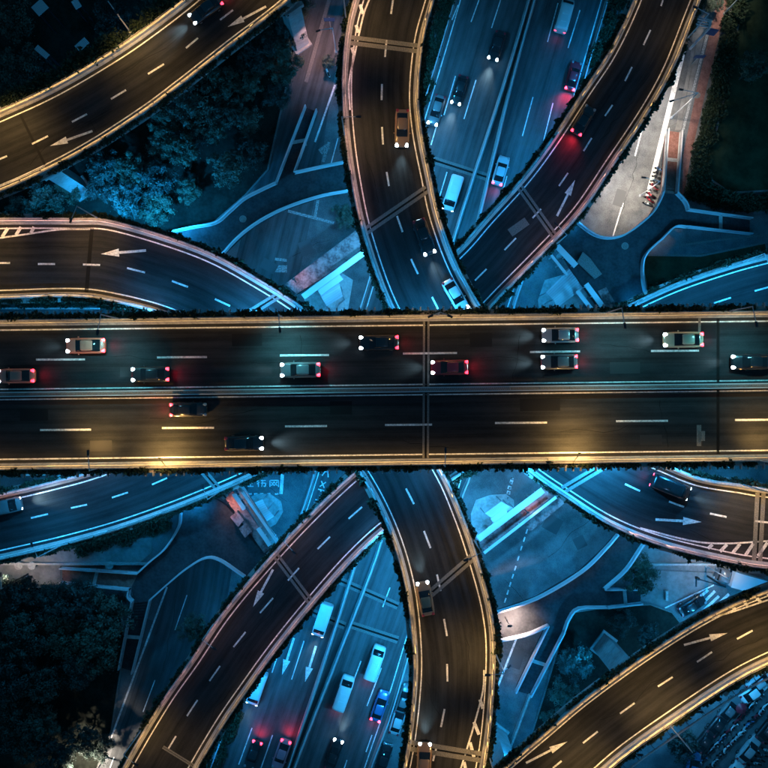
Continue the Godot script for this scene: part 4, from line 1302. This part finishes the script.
func bed(points: Array, m: Material, called: String, h := 0.14) -> void:
	var o := struct(called)
	slab(points, h, h + 0.01, m, "soil_surface", o)
	var st := tool()
	var w := []
	for p in points: w.append(at(p[0], p[1], 0))
	w.append(w[0])
	sweep(st, frames_of(w), [[-0.15, 0.0], [-0.15, h + 0.05], [0.15, h + 0.05], [0.15, 0.0]])
	part(done(st), "edging", M.joint, o)

const ORD := ["first", "second", "third", "fourth", "fifth", "sixth", "seventh", "eighth", "ninth", "tenth", "eleventh", "twelfth", "thirteenth", "fourteenth", "fifteenth", "sixteenth", "seventeenth", "eighteenth"]

func vegetation() -> void:
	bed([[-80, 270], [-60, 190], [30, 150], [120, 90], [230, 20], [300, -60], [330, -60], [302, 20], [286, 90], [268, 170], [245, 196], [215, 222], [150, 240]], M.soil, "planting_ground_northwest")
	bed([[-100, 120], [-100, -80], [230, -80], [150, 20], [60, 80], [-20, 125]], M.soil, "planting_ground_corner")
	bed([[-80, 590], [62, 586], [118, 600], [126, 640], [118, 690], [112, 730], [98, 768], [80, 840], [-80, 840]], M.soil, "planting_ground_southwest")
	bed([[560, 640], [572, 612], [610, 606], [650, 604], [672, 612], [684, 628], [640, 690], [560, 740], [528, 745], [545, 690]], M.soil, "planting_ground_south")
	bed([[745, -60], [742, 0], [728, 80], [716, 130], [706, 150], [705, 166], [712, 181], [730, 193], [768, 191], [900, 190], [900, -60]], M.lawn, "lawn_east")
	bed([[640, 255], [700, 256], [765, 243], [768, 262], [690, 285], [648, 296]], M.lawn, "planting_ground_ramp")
	# grove in rows that follow the corner ramp
	var rows := 0
	for k in 5:
		var n := 0
		var first := [[8, 205], [35, 205], [95, 188], [124, 196], [160, 210]][k] as Array
		var step := Vector2(31, -20.5) if k > 0 else Vector2(31, -20)
		for i in 12:
			var p := Vector2(first[0], first[1]) + step * i + Vector2(rng.randf_range(-6, 6), rng.randf_range(-6, 6))
			var inside := Geometry2D.is_point_in_polygon(p, PackedVector2Array([Vector2(-15, 220), Vector2(40, 185), Vector2(120, 142), Vector2(190, 96), Vector2(240, 58), Vector2(294, 16), Vector2(300, 60), Vector2(272, 165), Vector2(235, 195), Vector2(205, 214), Vector2(185, 222), Vector2(150, 214), Vector2(100, 206), Vector2(60, 210), Vector2(10, 214)]))
			if not inside: continue
			tree(p.x, p.y, rng.randf_range(2.0, 3.5), "grove tree, %s row from the corner ramp, %s from the west" % [ORD[k], ORD[n]], "trees of the grove between the ramps")
			n += 1
	var list := [[12, 22, 3.2], [18, 66, 3.4], [44, 90, 2.2], [112, 18, 3.0], [112, 44, 2.6], [88, 66, 2.6], [8, 95, 2.8], [152, 8, 2.4], [36, 62, 2.0]]
	for i in list.size():
		tree(list[i][0], list[i][1], list[i][2], "dark tree in the corner garden above the ramp, %s counting from the corner" % ORD[i], "trees of the corner garden")
	list = [[18, 592, 3.0], [46, 604, 3.2], [76, 600, 3.6], [106, 616, 3.6], [24, 634, 3.6], [62, 638, 3.8], [98, 648, 4.0], [10, 676, 3.6], [40, 684, 3.2], [76, 672, 3.0], [8, 716, 3.2], [44, 722, 2.6], [20, 748, 3.4], [58, 752, 3.2], [84, 738, 2.4]]
	for i in list.size():
		tree(list[i][0], list[i][1], list[i][2], "dark tree in the south-western clump, %s counting from the pavement downward" % ORD[i], "trees of the south-western clump")
	tree(98, 748, 2.3, "tree lit bright yellow by a lamp at the bottom edge", "")
	tree(574, 664, 3.0, "round pale tree beside the footbridge stairs in the southern lawn", "")
	tree(566, 698, 2.3, "smaller tree below the round pale tree by the corner ramp", "")
	tree(552, 722, 1.7, "smallest tree of the southern lawn touching the corner ramp", "")
	tree(640, 576, 3.1, "green tree beside the stairs under the eastern ramp", "")
	tree(624, 622, 2.2, "faint low tree in the middle of the southern lawn", "")
	tree(650, 636, 2.0, "faint tree of the southern lawn near the dark car", "")
	tree(752, 68, 2.4, "solitary dark tree on the eastern lawn", "")
	tree(714, 2, 1.7, "warm-lit small tree behind the sign gantry", "")
	tree(329, 62, 1.2, "small round green tree lit pink beside the northern ramp", "", "small_tree")
	tree(345, 215, 2.0, "dark tree between the plaza and the northern ramp", "")
	tree(300, 5, 2.0, "dark tree beside the pink-lit street at the top edge", "")
	tree(195, 628, 2.2, "dark tree beside the lower left ramp's street", "")
	tree(684, 748, 2.6, "dark tree below the ladder frame at the bottom edge", "")
	# hedges
	var hs := [
		["clipped hedge along the verge of the cycle path", [[738, -30], [724, 60], [710, 120], [700, 160], [692, 200]], 3],
		["dark hedge between the northern ramp and the expressway", [[448, -20], [440, 20], [428, 60], [420, 100]], 3],
		["dark hedge between the expressway and the upper right ramp", [[618, -20], [612, 20], [598, 60], [588, 90]], 3],
		["dark hedge strip below the western ramp", [[-20, 304], [40, 303.5], [90, 304], [130, 308]], 2],
		["dark hedge strip on the bank under the eastern ramp", [[650, 296], [690, 281], [730, 268], [770, 258]], 3],
		["blue-lit hedge between the lower left ramp and the expressway", [[236, 712], [226, 735], [212, 765], [205, 790]], 2],
		["dark hedge on the bank below the western low ramp", [[80, 546], [110, 538], [140, 530], [170, 520]], 3],
		["dark hedge along the bend of the eastern lawn", [[700, 175], [706, 192], [720, 203], [770, 202]], 3]]
	for hd in hs:
		var o := thing("hedge", hd[0], "hedge", "hedges")
		var f := path(hd[1], 0.0, 6)
		for k in hd[2]: shrubs(f, (k - 1) * 0.8, 0.05, 0.36, o, "foliage", 1.15, "bush")

# ---------------------------------------------------------------- street furniture and small buildings

func street_things() -> void:
	# pavements
	var o := struct("pavement_southwest")
	slab([[-60, 556], [60, 543], [152, 538], [152, 552], [136, 566], [60, 566], [60, 584], [-60, 586]], 0.13, 0.14, M.paving, "slabs", o)
	o = struct("pavement_southeast")
	slab([[640, 545], [700, 548], [780, 556], [780, 575], [640, 568]], 0.13, 0.14, M.paving, "slabs", o)
	slab([[640, 570], [720, 573], [712, 584], [664, 606], [640, 600]], 0.13, 0.14, M.paving, "slabs", o)
	o = struct("pavement_northeast")
	slab([[650, 205], [690, 40], [696, 45], [682, 120], [664, 130], [660, 190]], 0.12, 0.13, M.paving, "slabs", o)
	o = struct("pavement_east")
	slab([[640, 262], [650, 243], [692, 228], [768, 214], [790, 214], [790, 240], [700, 254]], 0.12, 0.13, M.street, "slabs", o)
	kerb([[660, 243], [672, 246], [720, 240], [768, 235]], o)

	# low wall with round planters
	var w := thing("low_wall", "low pale wall with round bays along the pavement below the western ramp", "wall")
	bar(at(-40, 563.5, 0.55), at(150, 563.5, 0.55), 0.3, 0.85, M.parapet, w, "wall")
	for x in [21, 34, 111]:
		var cy := CylinderMesh.new()
		cy.top_radius = 0.62
		cy.bottom_radius = 0.5
		cy.height = 0.7
		part(cy, "round_bay", M.parapet, w, at(x, 564.5, 0) + Vector3(0, 0.48, 0))
	w = thing("low_wall", "low pale wall along the pavement below the eastern ramp", "wall")
	bar(at(650, 564, 0.55), at(735, 564, 0.55), 0.3, 0.85, M.parapet, w, "wall")
	w = thing("low_wall", "short white wall between the plaza and the stairs of the southern lawn", "wall")
	bar(at(666, 590, 0.5), at(666, 600, 0.5), 0.4, 0.9, M.parapet, w, "wall")
	w = thing("low_wall", "long thin wall leading down to the corner ramp from the southern stairs", "wall")
	bar(at(530, 694, 0.5), at(508, 752, 0.5), 0.3, 0.9, M.parapet, w, "wall")

	# roofs in the dark corner garden
	for r in [["narrow blue-lit pergola roof in the corner garden, lower left one", 36, 47, 48, 57, 0.42], ["narrow blue-lit pergola roof in the corner garden, nearest the ramp", 77, 49, 87, 40, 0.55], ["wide blue-lit roof in the corner garden at the top edge", 36, 3, 44, 12, 0.95], ["small blue-lit roof at the top edge right of the wide one", 74, 0, 79, 8, 0.5]]:
		var q := at(r[1], r[2], 6.2)
		var p := at(r[3], r[4], 6.2)
		var g := thing("pergola", r[0], "pergola", "pergolas of the corner garden")
		var n := 9
		var d := (p - q).normalized()
		var side := d.cross(UP)
		for i in n:
			var c := q.lerp(p, (i + 0.5) / n)
			bar(c - side * r[5], c + side * r[5], q.distance_to(p) / n * 0.86, 0.08, M.rail_paint, g, "roof_slat")
		for k in [-1, 1]:
			for t in [0.1, 0.9]:
				var c: Vector3 = q.lerp(p, t) + side * r[5] * 0.8 * k
				bar(Vector3(c.x, 0.1, c.z), c, 0.14, 0.14, M.dark_steel, g, "post")

	# sign gantry at the top right
	var ga := thing("sign_gantry", "white lattice sign gantry over the street at the top right", "gantry")
	var a0 := at(690, 49, 0.1)
	var a1 := at(712, 16, 6.8)
	bar(a0, Vector3(a0.x, 7.0, a0.z), 0.28, 0.28, M.rail_paint, ga, "mast")
	var b0 := Vector3(a0.x, 6.8, a0.z)
	var b1 := at(711, 20, 6.8)
	var off := Vector3(-2.3, 0, -0.6)
	bar(b0, b1, 0.22, 0.22, M.rail_paint, ga, "chord")
	bar(b0 + off, b1 + off, 0.22, 0.22, M.rail_paint, ga, "chord")
	for t in [0.15, 0.45, 0.75, 0.97]: bar(b0.lerp(b1, t), b0.lerp(b1, t) + off, 0.14, 0.14, M.rail_paint, ga, "brace")
	bar(b0.lerp(b1, 0.2) + Vector3(0.3, -1.2, 0), b0.lerp(b1, 0.2) + Vector3(1.6, -1.2, 0.3), 0.12, 1.8, M.sign_blue, ga, "sign_panel")
	# black signal masts with a long arm
	for s in [["black signal mast with a bent arm on the pavement below the western ramp", 28, 574, Vector3(3.2, 0, -1.0), Vector3(0.2, 0, 1.5)], ["black signal mast with a long arm beside the white box truck", 707, 576, Vector3(-4.2, 0, -1.2), Vector3(0.0, 0, 1.2)]]:
		var g := thing("signal_mast", s[0], "traffic signal", "signal masts", at(s[1], s[2], 0.1))
		bar(Vector3.ZERO, Vector3(0, 6.4, 0), 0.2, 0.2, M.dark_steel, g, "mast")
		bar(Vector3(0, 6.3, 0), s[3] + Vector3(0, 6.3, 0), 0.16, 0.16, M.dark_steel, g, "arm")
		bar(s[3] + Vector3(0, 6.3, 0), s[3] + s[4] + Vector3(0, 6.3, 0), 0.16, 0.16, M.dark_steel, g, "arm_end")
		bar(s[3] * 0.9 + Vector3(0, 6.2, 0), s[3] * 0.9 + Vector3(0, 5.2, 0), 0.34, 0.34, M.dark_steel, g, "signal_head")
	# small road sign posts
	for s in [["slim blue sign on a post beside the pink-lit street", 331, 30], ["slim blue sign on a post beside the white-lit street", 690, 66]]:
		var g := thing("road_sign", s[0], "road sign", "slim road signs", at(s[1], s[2], 0))
		bar(Vector3.ZERO, Vector3(0, 4.0, 0), 0.1, 0.1, M.steel, g, "post")
		bar(Vector3(-0.8, 3.6, 0.1), Vector3(0.8, 3.6, 0.1), 0.06, 1.0, M.sign_blue, g, "panel")
	# round manhole covers and drains on the plazas
	for s in [[243, 219, "north-western footbridge", WALK], [625, 236 + 10, "forked north-eastern footbridge", WALK], [697, 95, "red cycle path", 0.0]]:
		var g := thing("drain_cover", "round pale drain cover on the %s" % s[2], "drain cover", "drain covers")
		var cy := CylinderMesh.new()
		cy.top_radius = 0.42
		cy.bottom_radius = 0.45
		cy.height = 0.05
		part(cy, "plate", M.joint, g, at(s[0], s[1], s[3]) + UP * 0.03)
		var rg := TorusMesh.new()
		rg.inner_radius = 0.40
		rg.outer_radius = 0.52
		part(rg, "ring", M.paving, g, at(s[0], s[1], s[3]) + UP * 0.02)
	# red umbrella over a stall in the parking yard
	var u := thing("umbrella", "pink-red umbrella beside the row of black cars in the parking yard", "umbrella", "", at(735, 703, 0))
	bar(Vector3.ZERO, Vector3(0, 2.3, 0), 0.06, 0.06, M.steel, u, "pole")
	var cn := CylinderMesh.new()
	cn.top_radius = 0.05
	cn.bottom_radius = 0.85
	cn.height = 0.5
	cn.radial_segments = 8
	part(cn, "canopy", M.paint_red, u, Vector3(0, 2.3, 0))
	# traffic cones and bollards beside the southern plaza
	for i in 5:
		var b := thing("bollard", "white bollard in the line by the southern shelter island, %s from the flyover" % ORD[i], "bollard", "bollards by the southern shelter", at(512 - i * 1.1, 478 + i * 5.0, 0))
		var st := tool()
		tube(st, Vector3.ZERO, Vector3(0, 0.8, 0), 0.16, 0.14, 10)
		part(done(st), "post", M.parapet, b)
		st = tool()
		tube(st, Vector3(0, 0.8, 0), Vector3(0, 0.9, 0), 0.14, 0.05, 10)
		part(done(st), "cap", M.rail_paint, b)

# ---------------------------------------------------------------- vehicles

func car_meshes() -> void:
	shared.body = loft([[-2.32, 0.60, 0.38, 0.56], [-2.24, 0.76, 0.26, 0.66], [-2.0, 0.86, 0.20, 0.74], [-1.5, 0.90, 0.20, 0.84], [-0.9, 0.91, 0.20, 0.92], [0.0, 0.91, 0.20, 0.94], [1.2, 0.91, 0.20, 0.97], [1.8, 0.89, 0.22, 0.98], [2.15, 0.82, 0.28, 0.93], [2.30, 0.70, 0.38, 0.78]], 20, 4.5)
	shared.cabin = loft([[-1.12, 0.70, 0.84, 0.90], [-0.75, 0.70, 0.84, 1.12], [-0.32, 0.68, 0.84, 1.38], [0.3, 0.67, 0.84, 1.43], [1.0, 0.66, 0.84, 1.40], [1.45, 0.68, 0.84, 1.16], [1.82, 0.68, 0.84, 0.96]], 16, 3.5)
	shared.roof = loft([[-0.36, 0.52, 1.30, 1.385], [-0.22, 0.60, 1.28, 1.43], [0.3, 0.61, 1.28, 1.47], [0.85, 0.60, 1.28, 1.45], [1.04, 0.52, 1.28, 1.40]], 16, 4.0)
	var w := CylinderMesh.new()
	w.top_radius = 0.32
	w.bottom_radius = 0.32
	w.height = 0.22
	w.radial_segments = 18
	shared.wheel = w
	var r := CylinderMesh.new()
	r.top_radius = 0.19
	r.bottom_radius = 0.19
	r.height = 0.235
	r.radial_segments = 12
	shared.rim = r
	shared.head = loft([[-0.20, 0.10, -0.05, 0.05], [-0.12, 0.20, -0.07, 0.08], [0.10, 0.19, -0.06, 0.09], [0.26, 0.08, 0.0, 0.09]], 10, 3.0)
	shared.tail = loft([[-0.22, 0.12, 0.0, 0.08], [0.0, 0.20, -0.06, 0.09], [0.12, 0.20, -0.10, 0.08], [0.16, 0.14, -0.08, 0.05]], 10, 3.0)
	shared.van_body = loft([[-2.6, 0.78, 0.40, 0.85], [-2.5, 0.92, 0.26, 1.05], [-2.1, 0.98, 0.22, 1.25], [-1.4, 1.0, 0.22, 1.95], [-0.8, 1.0, 0.22, 2.12], [2.2, 1.0, 0.22, 2.14], [2.55, 0.96, 0.26, 2.08], [2.64, 0.88, 0.34, 1.9]], 20, 6.0)
	shared.van_screen = loft([[-2.02, 0.80, 1.1, 1.34], [-1.72, 0.84, 1.1, 1.70], [-1.38, 0.86, 1.2, 2.03], [-1.3, 0.84, 1.3, 2.0]], 12, 5.0)

func wheels(o: Node3D, half: float, zs: Array, s := 1.0) -> void:
	for z in zs:
		for k in [-1, 1]:
			var w := part(shared.wheel, "wheel", M.rubber, o, Vector3(half * k, 0.32 * s, z))
			w.rotation.z = PI / 2
			w.scale = Vector3.ONE * s
			part(shared.rim, "rim", M.rim, w)

func lights_on(o: Node3D, head: float, tail: float, zf: float, zr: float, half: float, hy: float, ty: float) -> void:
	for k in [-1, 1]:
		part(shared.head, "headlight", M.head_glow if head > 0 else M.rim, o, Vector3(half * k, hy, zf))
		part(shared.tail, "tail_light", M.tail_glow if tail > 0 else M.paint_red, o, Vector3(half * k, ty, zr))
	if head > 0: spot(o, Vector3(0, hy, zf - 0.4), Vector3(0, -0.16, -1), [0.55, 0.86, 1.0], head * 2.6, 30, 0.4)
	if tail > 0: spot(o, Vector3(0, ty, zr + 0.35), Vector3(0, -0.75, 1), [1.0, 0.02, 0.05], tail * 1.5, 65, 0.4)

func place(o: Node3D, x: float, y: float, h: float, dx: float, dy: float) -> void:
	o.position = at(x, y, h)
	o.rotation.y = atan2(-dx, -dy)

func car(x: float, y: float, h: float, dx: float, dy: float, paint: String, label: String, group: String, head := 0.0, tail := 0.0, called := "car") -> Node3D:
	var o := thing(called, label, "car", group)
	part(shared.body, "body", M[paint], o)
	part(shared.cabin, "windows", M.glass, o)
	part(shared.roof, "roof", M[paint], o)
	wheels(o, 0.80, [-1.42, 1.38])
	lights_on(o, head, tail, -2.12, 2.14, 0.62, 0.66, 0.86)
	for k in [-1, 1]: bar(Vector3(0.90 * k, 0.98, -0.72), Vector3(1.06 * k, 1.0, -0.70), 0.12, 0.12, M[paint], o, "side_mirror")
	o.scale = Vector3(rng.randf_range(0.97, 1.05), rng.randf_range(0.96, 1.16), rng.randf_range(0.93, 1.06))
	place(o, x, y, h, dx, dy)
	return o

func van(x: float, y: float, h: float, dx: float, dy: float, paint: String, label: String, group: String, head := 0.0, tail := 0.0) -> Node3D:
	var o := thing("van", label, "van", group)
	part(shared.van_body, "body", M[paint], o)
	part(shared.van_screen, "windscreen", M.glass, o, Vector3(0, 0.02, -0.03))
	for k in [-1, 1]: bar(Vector3(0.985 * k, 1.5, -1.0), Vector3(0.985 * k, 1.5, 2.2), 0.05, 0.5, M.glass, o, "side_window")
	for z in [0.1, 1.3]: bar(Vector3(-0.5, 2.16, z), Vector3(0.5, 2.16, z), 0.6, 0.08, M[paint], o, "roof_vent")
	wheels(o, 0.88, [-1.65, 1.65])
	lights_on(o, head, tail, -2.42, 2.5, 0.72, 0.82, 1.0)
	place(o, x, y, h, dx, dy)
	return o

func box_truck(x: float, y: float, h: float, dx: float, dy: float, label: String, cargo: Material, cab: Material, head := 0.0, tail := 0.0, group := "") -> Node3D:
	var o := thing("box_truck", label, "truck", group)
	part(loft([[-3.6, 0.85, 0.5, 1.5], [-3.5, 1.0, 0.4, 2.0], [-3.1, 1.05, 0.4, 2.45], [-2.2, 1.05, 0.4, 2.5], [-1.95, 1.0, 0.45, 2.4]], 16, 6.0), "cab", cab, o)
	bar(Vector3(-0.85, 1.75, -3.52), Vector3(0.85, 1.75, -3.52), 0.06, 0.7, M.glass, o, "windscreen")
	var st := tool()
	box(st, Vector3(0, 1.93, 0.8), Vector3(2.3, 2.3, 5.3))
	for k in [-1, 1]:
		box(st, Vector3(1.15 * k, 3.06, 0.8), Vector3(0.08, 0.08, 5.36))
		box(st, Vector3(0, 3.06, 0.8 + 2.65 * k), Vector3(2.3, 0.08, 0.08))
	part(done(st), "cargo_box", cargo, o)
	bar(Vector3(0, 0.68, -3.0), Vector3(0, 0.68, 3.3), 0.8, 0.2, M.dark_steel, o, "chassis")
	wheels(o, 0.9, [-2.8, 2.2], 1.35)
	lights_on(o, head, tail, -3.55, 3.4, 0.75, 0.8, 0.9)
	place(o, x, y, h, dx, dy)
	return o

func traffic() -> void:
	car_meshes()
	var g := "cars on the straight flyover"
	var west := [-1.0, 0.012]
	var east := [1.0, -0.012]
	car(88, 346, MAIN, -1, 0.012, "paint_orange", "salmon-red car with lit tail lights in the flyover's outer lane", g, 4, 2.5)
	car(19, 376, MAIN, -1, 0.012, "paint_orange", "salmon-red car cut by the west edge on the flyover", g, 4, 2.5)
	car(152, 374.5, MAIN, -1, 0.012, "paint_black", "black car with red tail lights following the salmon-red cars", g, 3, 2.5)
	car(301, 370, MAIN, -1, 0.012, "paint_grey", "grey car beside the median left of the flyover's middle", g, 4, 2.0)
	car(379, 343, MAIN, -1, 0.012, "paint_black", "black car in the flyover's outer lane left of the joint", g, 8, 1.5)
	car(449, 367.5, MAIN, -1, 0.012, "paint_red", "dark red car just past the joint beside the median", g, 8, 3.0)
	car(559, 335.5, MAIN, -1, 0.012, "paint_silver", "silver car in the outer lane above the grey car", g, 10, 1.5)
	car(558, 362, MAIN, -1, 0.012, "paint_grey", "grey car in the inner lane below the silver car", g, 10, 2.5)
	car(681, 340, MAIN, -1, 0.012, "paint_beige", "beige car in the outer lane near the sealed joint", g, 10, 1.0)
	car(748, 362, MAIN, -1, 0.012, "paint_black", "black car at the east edge of the flyover beside the median", g, 8, 0)
	car(190, 409.5, MAIN, 1, -0.012, "paint_black", "black car with long red tail lights on the lower carriageway", g, 0, 4.0)
	car(245, 443, MAIN, 1, -0.012, "paint_black", "black car with white headlights in the lower carriageway's outer lane", g, 12, 0)

	g = "cars on the curved ramps"
	car(207, 12, OUTER, -0.82, 0.57, "paint_black", "dark car with teal headlights at the top of the corner ramp", g, 16, 2.0)
	car(402, 130, HIGH, -0.02, 1, "paint_brown", "brown car coming down the northern ramp", g, 10, 0)
	car(424, 238, HIGH, 0.33, 0.94, "paint_black", "black car on the northern ramp with headlights toward the flyover", g, 12, 0)
	car(455, 296, HIGH, 0.5, 0.86, "paint_white", "white car slipping under the flyover from the northern ramp", g, 4, 0)
	car(582, 122, LOW, 0.5, -0.86, "paint_black", "black car with bright red tail lights on the upper right ramp", g, 0, 16.0)
	car(425, 597, HIGH, -0.18, -0.98, "paint_brown", "brown car climbing the southern ramp with white headlights", g, 10, 0)
	car(424, 757, HIGH, 0.05, -1, "paint_brown", "brown car at the bottom edge of the southern ramp", g, 10, 1.5)
	van(668, 486, HIGH, 0.93, 0.37, "paint_black", "black van on the eastern ramp below the flyover", "", 10, 1.5)
	van(6, 506, LOW, 0.97, -0.2, "paint_grey", "grey van entering the western low ramp at the picture's edge", "", 30, 1.0)

	g = "vehicles on the expressway"
	car(496, 48, 0, -0.29, 0.96, "paint_black", "black car heading down the expressway beside the median barrier", g, 14, 0)
	car(459, 92, 0, -0.29, 0.96, "paint_black", "black car on the expressway's middle southbound lane", g, 10, 0)
	car(436, 112, 0, -0.29, 0.96, "paint_grey", "grey car on the expressway beside the northern ramp", g, 6, 0)
	van(563, 18, 0, 0.27, -0.96, "paint_white", "white van leaving the expressway at the top edge", g, 0, 0.5)
	car(572, 78, 0, 0.27, -0.96, "paint_red", "dark red car with bright tail lights beside the upper right ramp", g, 0, 14)
	van(452, 195, 0, -0.3, 0.95, "paint_white", "white van on the expressway where two ramps meet above", g, 6, 0)
	car(500, 172, 0, 0.28, -0.96, "paint_silver", "silver car on the expressway beside the merging low ramp", g, 0, 2)
	van(323, 618, 0, -0.31, 0.95, "paint_white", "white van above the two road arrows on the expressway", g, 5, 0)
	van(258, 686, 0, -0.33, 0.94, "paint_white", "white van half hidden by the lower left ramp's hedge", g, 4, 0)
	car(282, 752, 0, -0.33, 0.94, "paint_pink", "pink-red car with glowing tail at the bottom of the expressway", g, 0, 5)
	car(254, 752, 0, -0.33, 0.94, "paint_black", "black car with red tail lights at the bottom of the expressway", g, 0, 6)
	van(344, 690, 0, 0.33, -0.94, "paint_white", "white van in the northbound lane right beside the median", g, 0, 1)
	van(375, 660, 0, 0.33, -0.94, "paint_white", "white van in the northbound middle lane near the southern ramp", g, 0, 1)
	car(380, 704, 0, 0.33, -0.94, "paint_blue", "blue car in the northbound outer lane near the southern ramp", g, 0, 1)
	car(334, 752, 0, 0.33, -0.94, "paint_black", "black car at the bottom of the northbound lanes", g, 8, 0)

	car(690, 604, 0, 0.78, -0.45, "paint_black", "black car parked beside the painted hatching near the corner ramp", "parked cars")
	box_truck(736, 578, 0, -0.96, -0.28, "white box truck parked between the eastern and corner ramps", M.canopy, M.paint_grey, 0.0, 0.0)

# ---------------------------------------------------------------- parking yard

func scooter_meshes() -> void:
	shared.sc_body = loft([[-0.62, 0.06, 0.45, 0.95], [-0.5, 0.17, 0.30, 1.0], [-0.38, 0.14, 0.28, 0.62], [-0.1, 0.16, 0.26, 0.40], [0.12, 0.16, 0.28, 0.68], [0.55, 0.17, 0.40, 0.74], [0.80, 0.08, 0.55, 0.70]], 10, 3.0)
	shared.sc_seat = loft([[0.02, 0.10, 0.68, 0.76], [0.15, 0.14, 0.68, 0.80], [0.6, 0.13, 0.70, 0.82], [0.72, 0.07, 0.72, 0.80]], 10, 3.0)
	var w := CylinderMesh.new()
	w.top_radius = 0.22
	w.bottom_radius = 0.22
	w.height = 0.1
	w.radial_segments = 14
	shared.sc_wheel = w

func scooter(x: float, y: float, turn: float, paint: String, label: String, group: String) -> void:
	var o := thing("scooter", label, "scooter", group, at(x, y, 0), turn)
	part(shared.sc_body, "body", M[paint], o)
	part(shared.sc_seat, "seat", M.rubber, o)
	for z in [-0.62, 0.62]:
		var wh := part(shared.sc_wheel, "wheel", M.rubber, o, Vector3(0, 0.22, z))
		wh.rotation.z = PI / 2
	bar(Vector3(-0.33, 1.02, -0.46), Vector3(0.33, 1.02, -0.46), 0.05, 0.05, M.dark_steel, o, "handlebar")

func parking() -> void:
	scooter_meshes()
	var paints := ["paint_white", "paint_silver", "paint_blue", "paint_black", "paint_grey", "paint_red", "paint_silver", "paint_white"]
	# two facing rows that run toward the white car
	var p0 := Vector2(699, 764)
	var p1 := Vector2(757, 700)
	for k in 2:
		for i in 16:
			var t := i / 15.0
			var p := p0.lerp(p1, t) + Vector2(0.75, 0.66) * (k * 10.0 - 2.0) + Vector2(rng.randf_range(-0.7, 0.7), rng.randf_range(-0.7, 0.7))
			scooter(p.x, p.y, -0.85 + PI * k + rng.randf_range(-0.22, 0.22), paints[rng.randi_range(0, 7)], "parked scooter, %s from the bottom in the %s row of the yard" % [ORD[i], ["black cars' side", "white car's side"][k]], "scooters in the parking yard")
	for i in 7:
		scooter(752 + i * 3.4, 766 - i * 4.2, 1.2 + rng.randf_range(-0.2, 0.2), paints[rng.randi_range(0, 7)], "parked scooter, %s of the short row in the bottom right corner" % ORD[i], "scooters in the bottom right corner")
	for i in 9:
		scooter(659 - i * 1.5, 170 + i * 4.3, 1.1 + rng.randf_range(-0.25, 0.25), paints[rng.randi_range(2, 6)], "parked scooter, %s from the top beside the white-lit street" % ORD[i], "scooters beside the white-lit street")
	scooter(328, 74, 0.4, "paint_white", "white scooter standing on the pink-lit street", "")
	var g := "cars in the parking yard"
	car(704, 737, 0, 0.64, -0.77, "paint_black", "black car nearest the bottom in the yard's dark row", g)
	car(717, 721, 0, 0.64, -0.77, "paint_black", "black car in the middle of the yard's dark row", g)
	car(728, 707, 0, 0.64, -0.77, "paint_grey", "dark grey car beside the pink-red umbrella", g)
	car(752, 689, 0, 0.80, -0.60, "paint_white", "white car with dark windscreen beyond the scooter rows", g)
	car(758, 679, 0, 0.80, -0.60, "paint_silver", "silver car seen through the ladder frame near the east edge", g)
	car(747, 747, 0, 0.64, -0.77, "paint_silver", "silver car parked near the bottom right corner", g)
	car(766, 726, 0, 0.64, -0.77, "paint_black", "black car cut by the east edge of the yard", g)
	car(691, 764, 0, 0.25, -0.97, "paint_blue", "blue car at the bottom edge of the yard", g)
	car(730, 772, 0, 0.64, -0.77, "paint_white", "white car cut by the bottom edge of the yard", g)
	g = "cars beside the southern ramp"
	car(398, 717, 0, 0.3, -0.95, "paint_silver", "silver car parked between the expressway and the southern ramp", g)
	car(404, 697, 0, 0.3, -0.95, "paint_grey", "grey car parked ahead of the silver one by the southern ramp", g)
	car(384, 755, 0, 0.3, -0.95, "paint_black", "black car parked behind the silver one by the southern ramp", g)
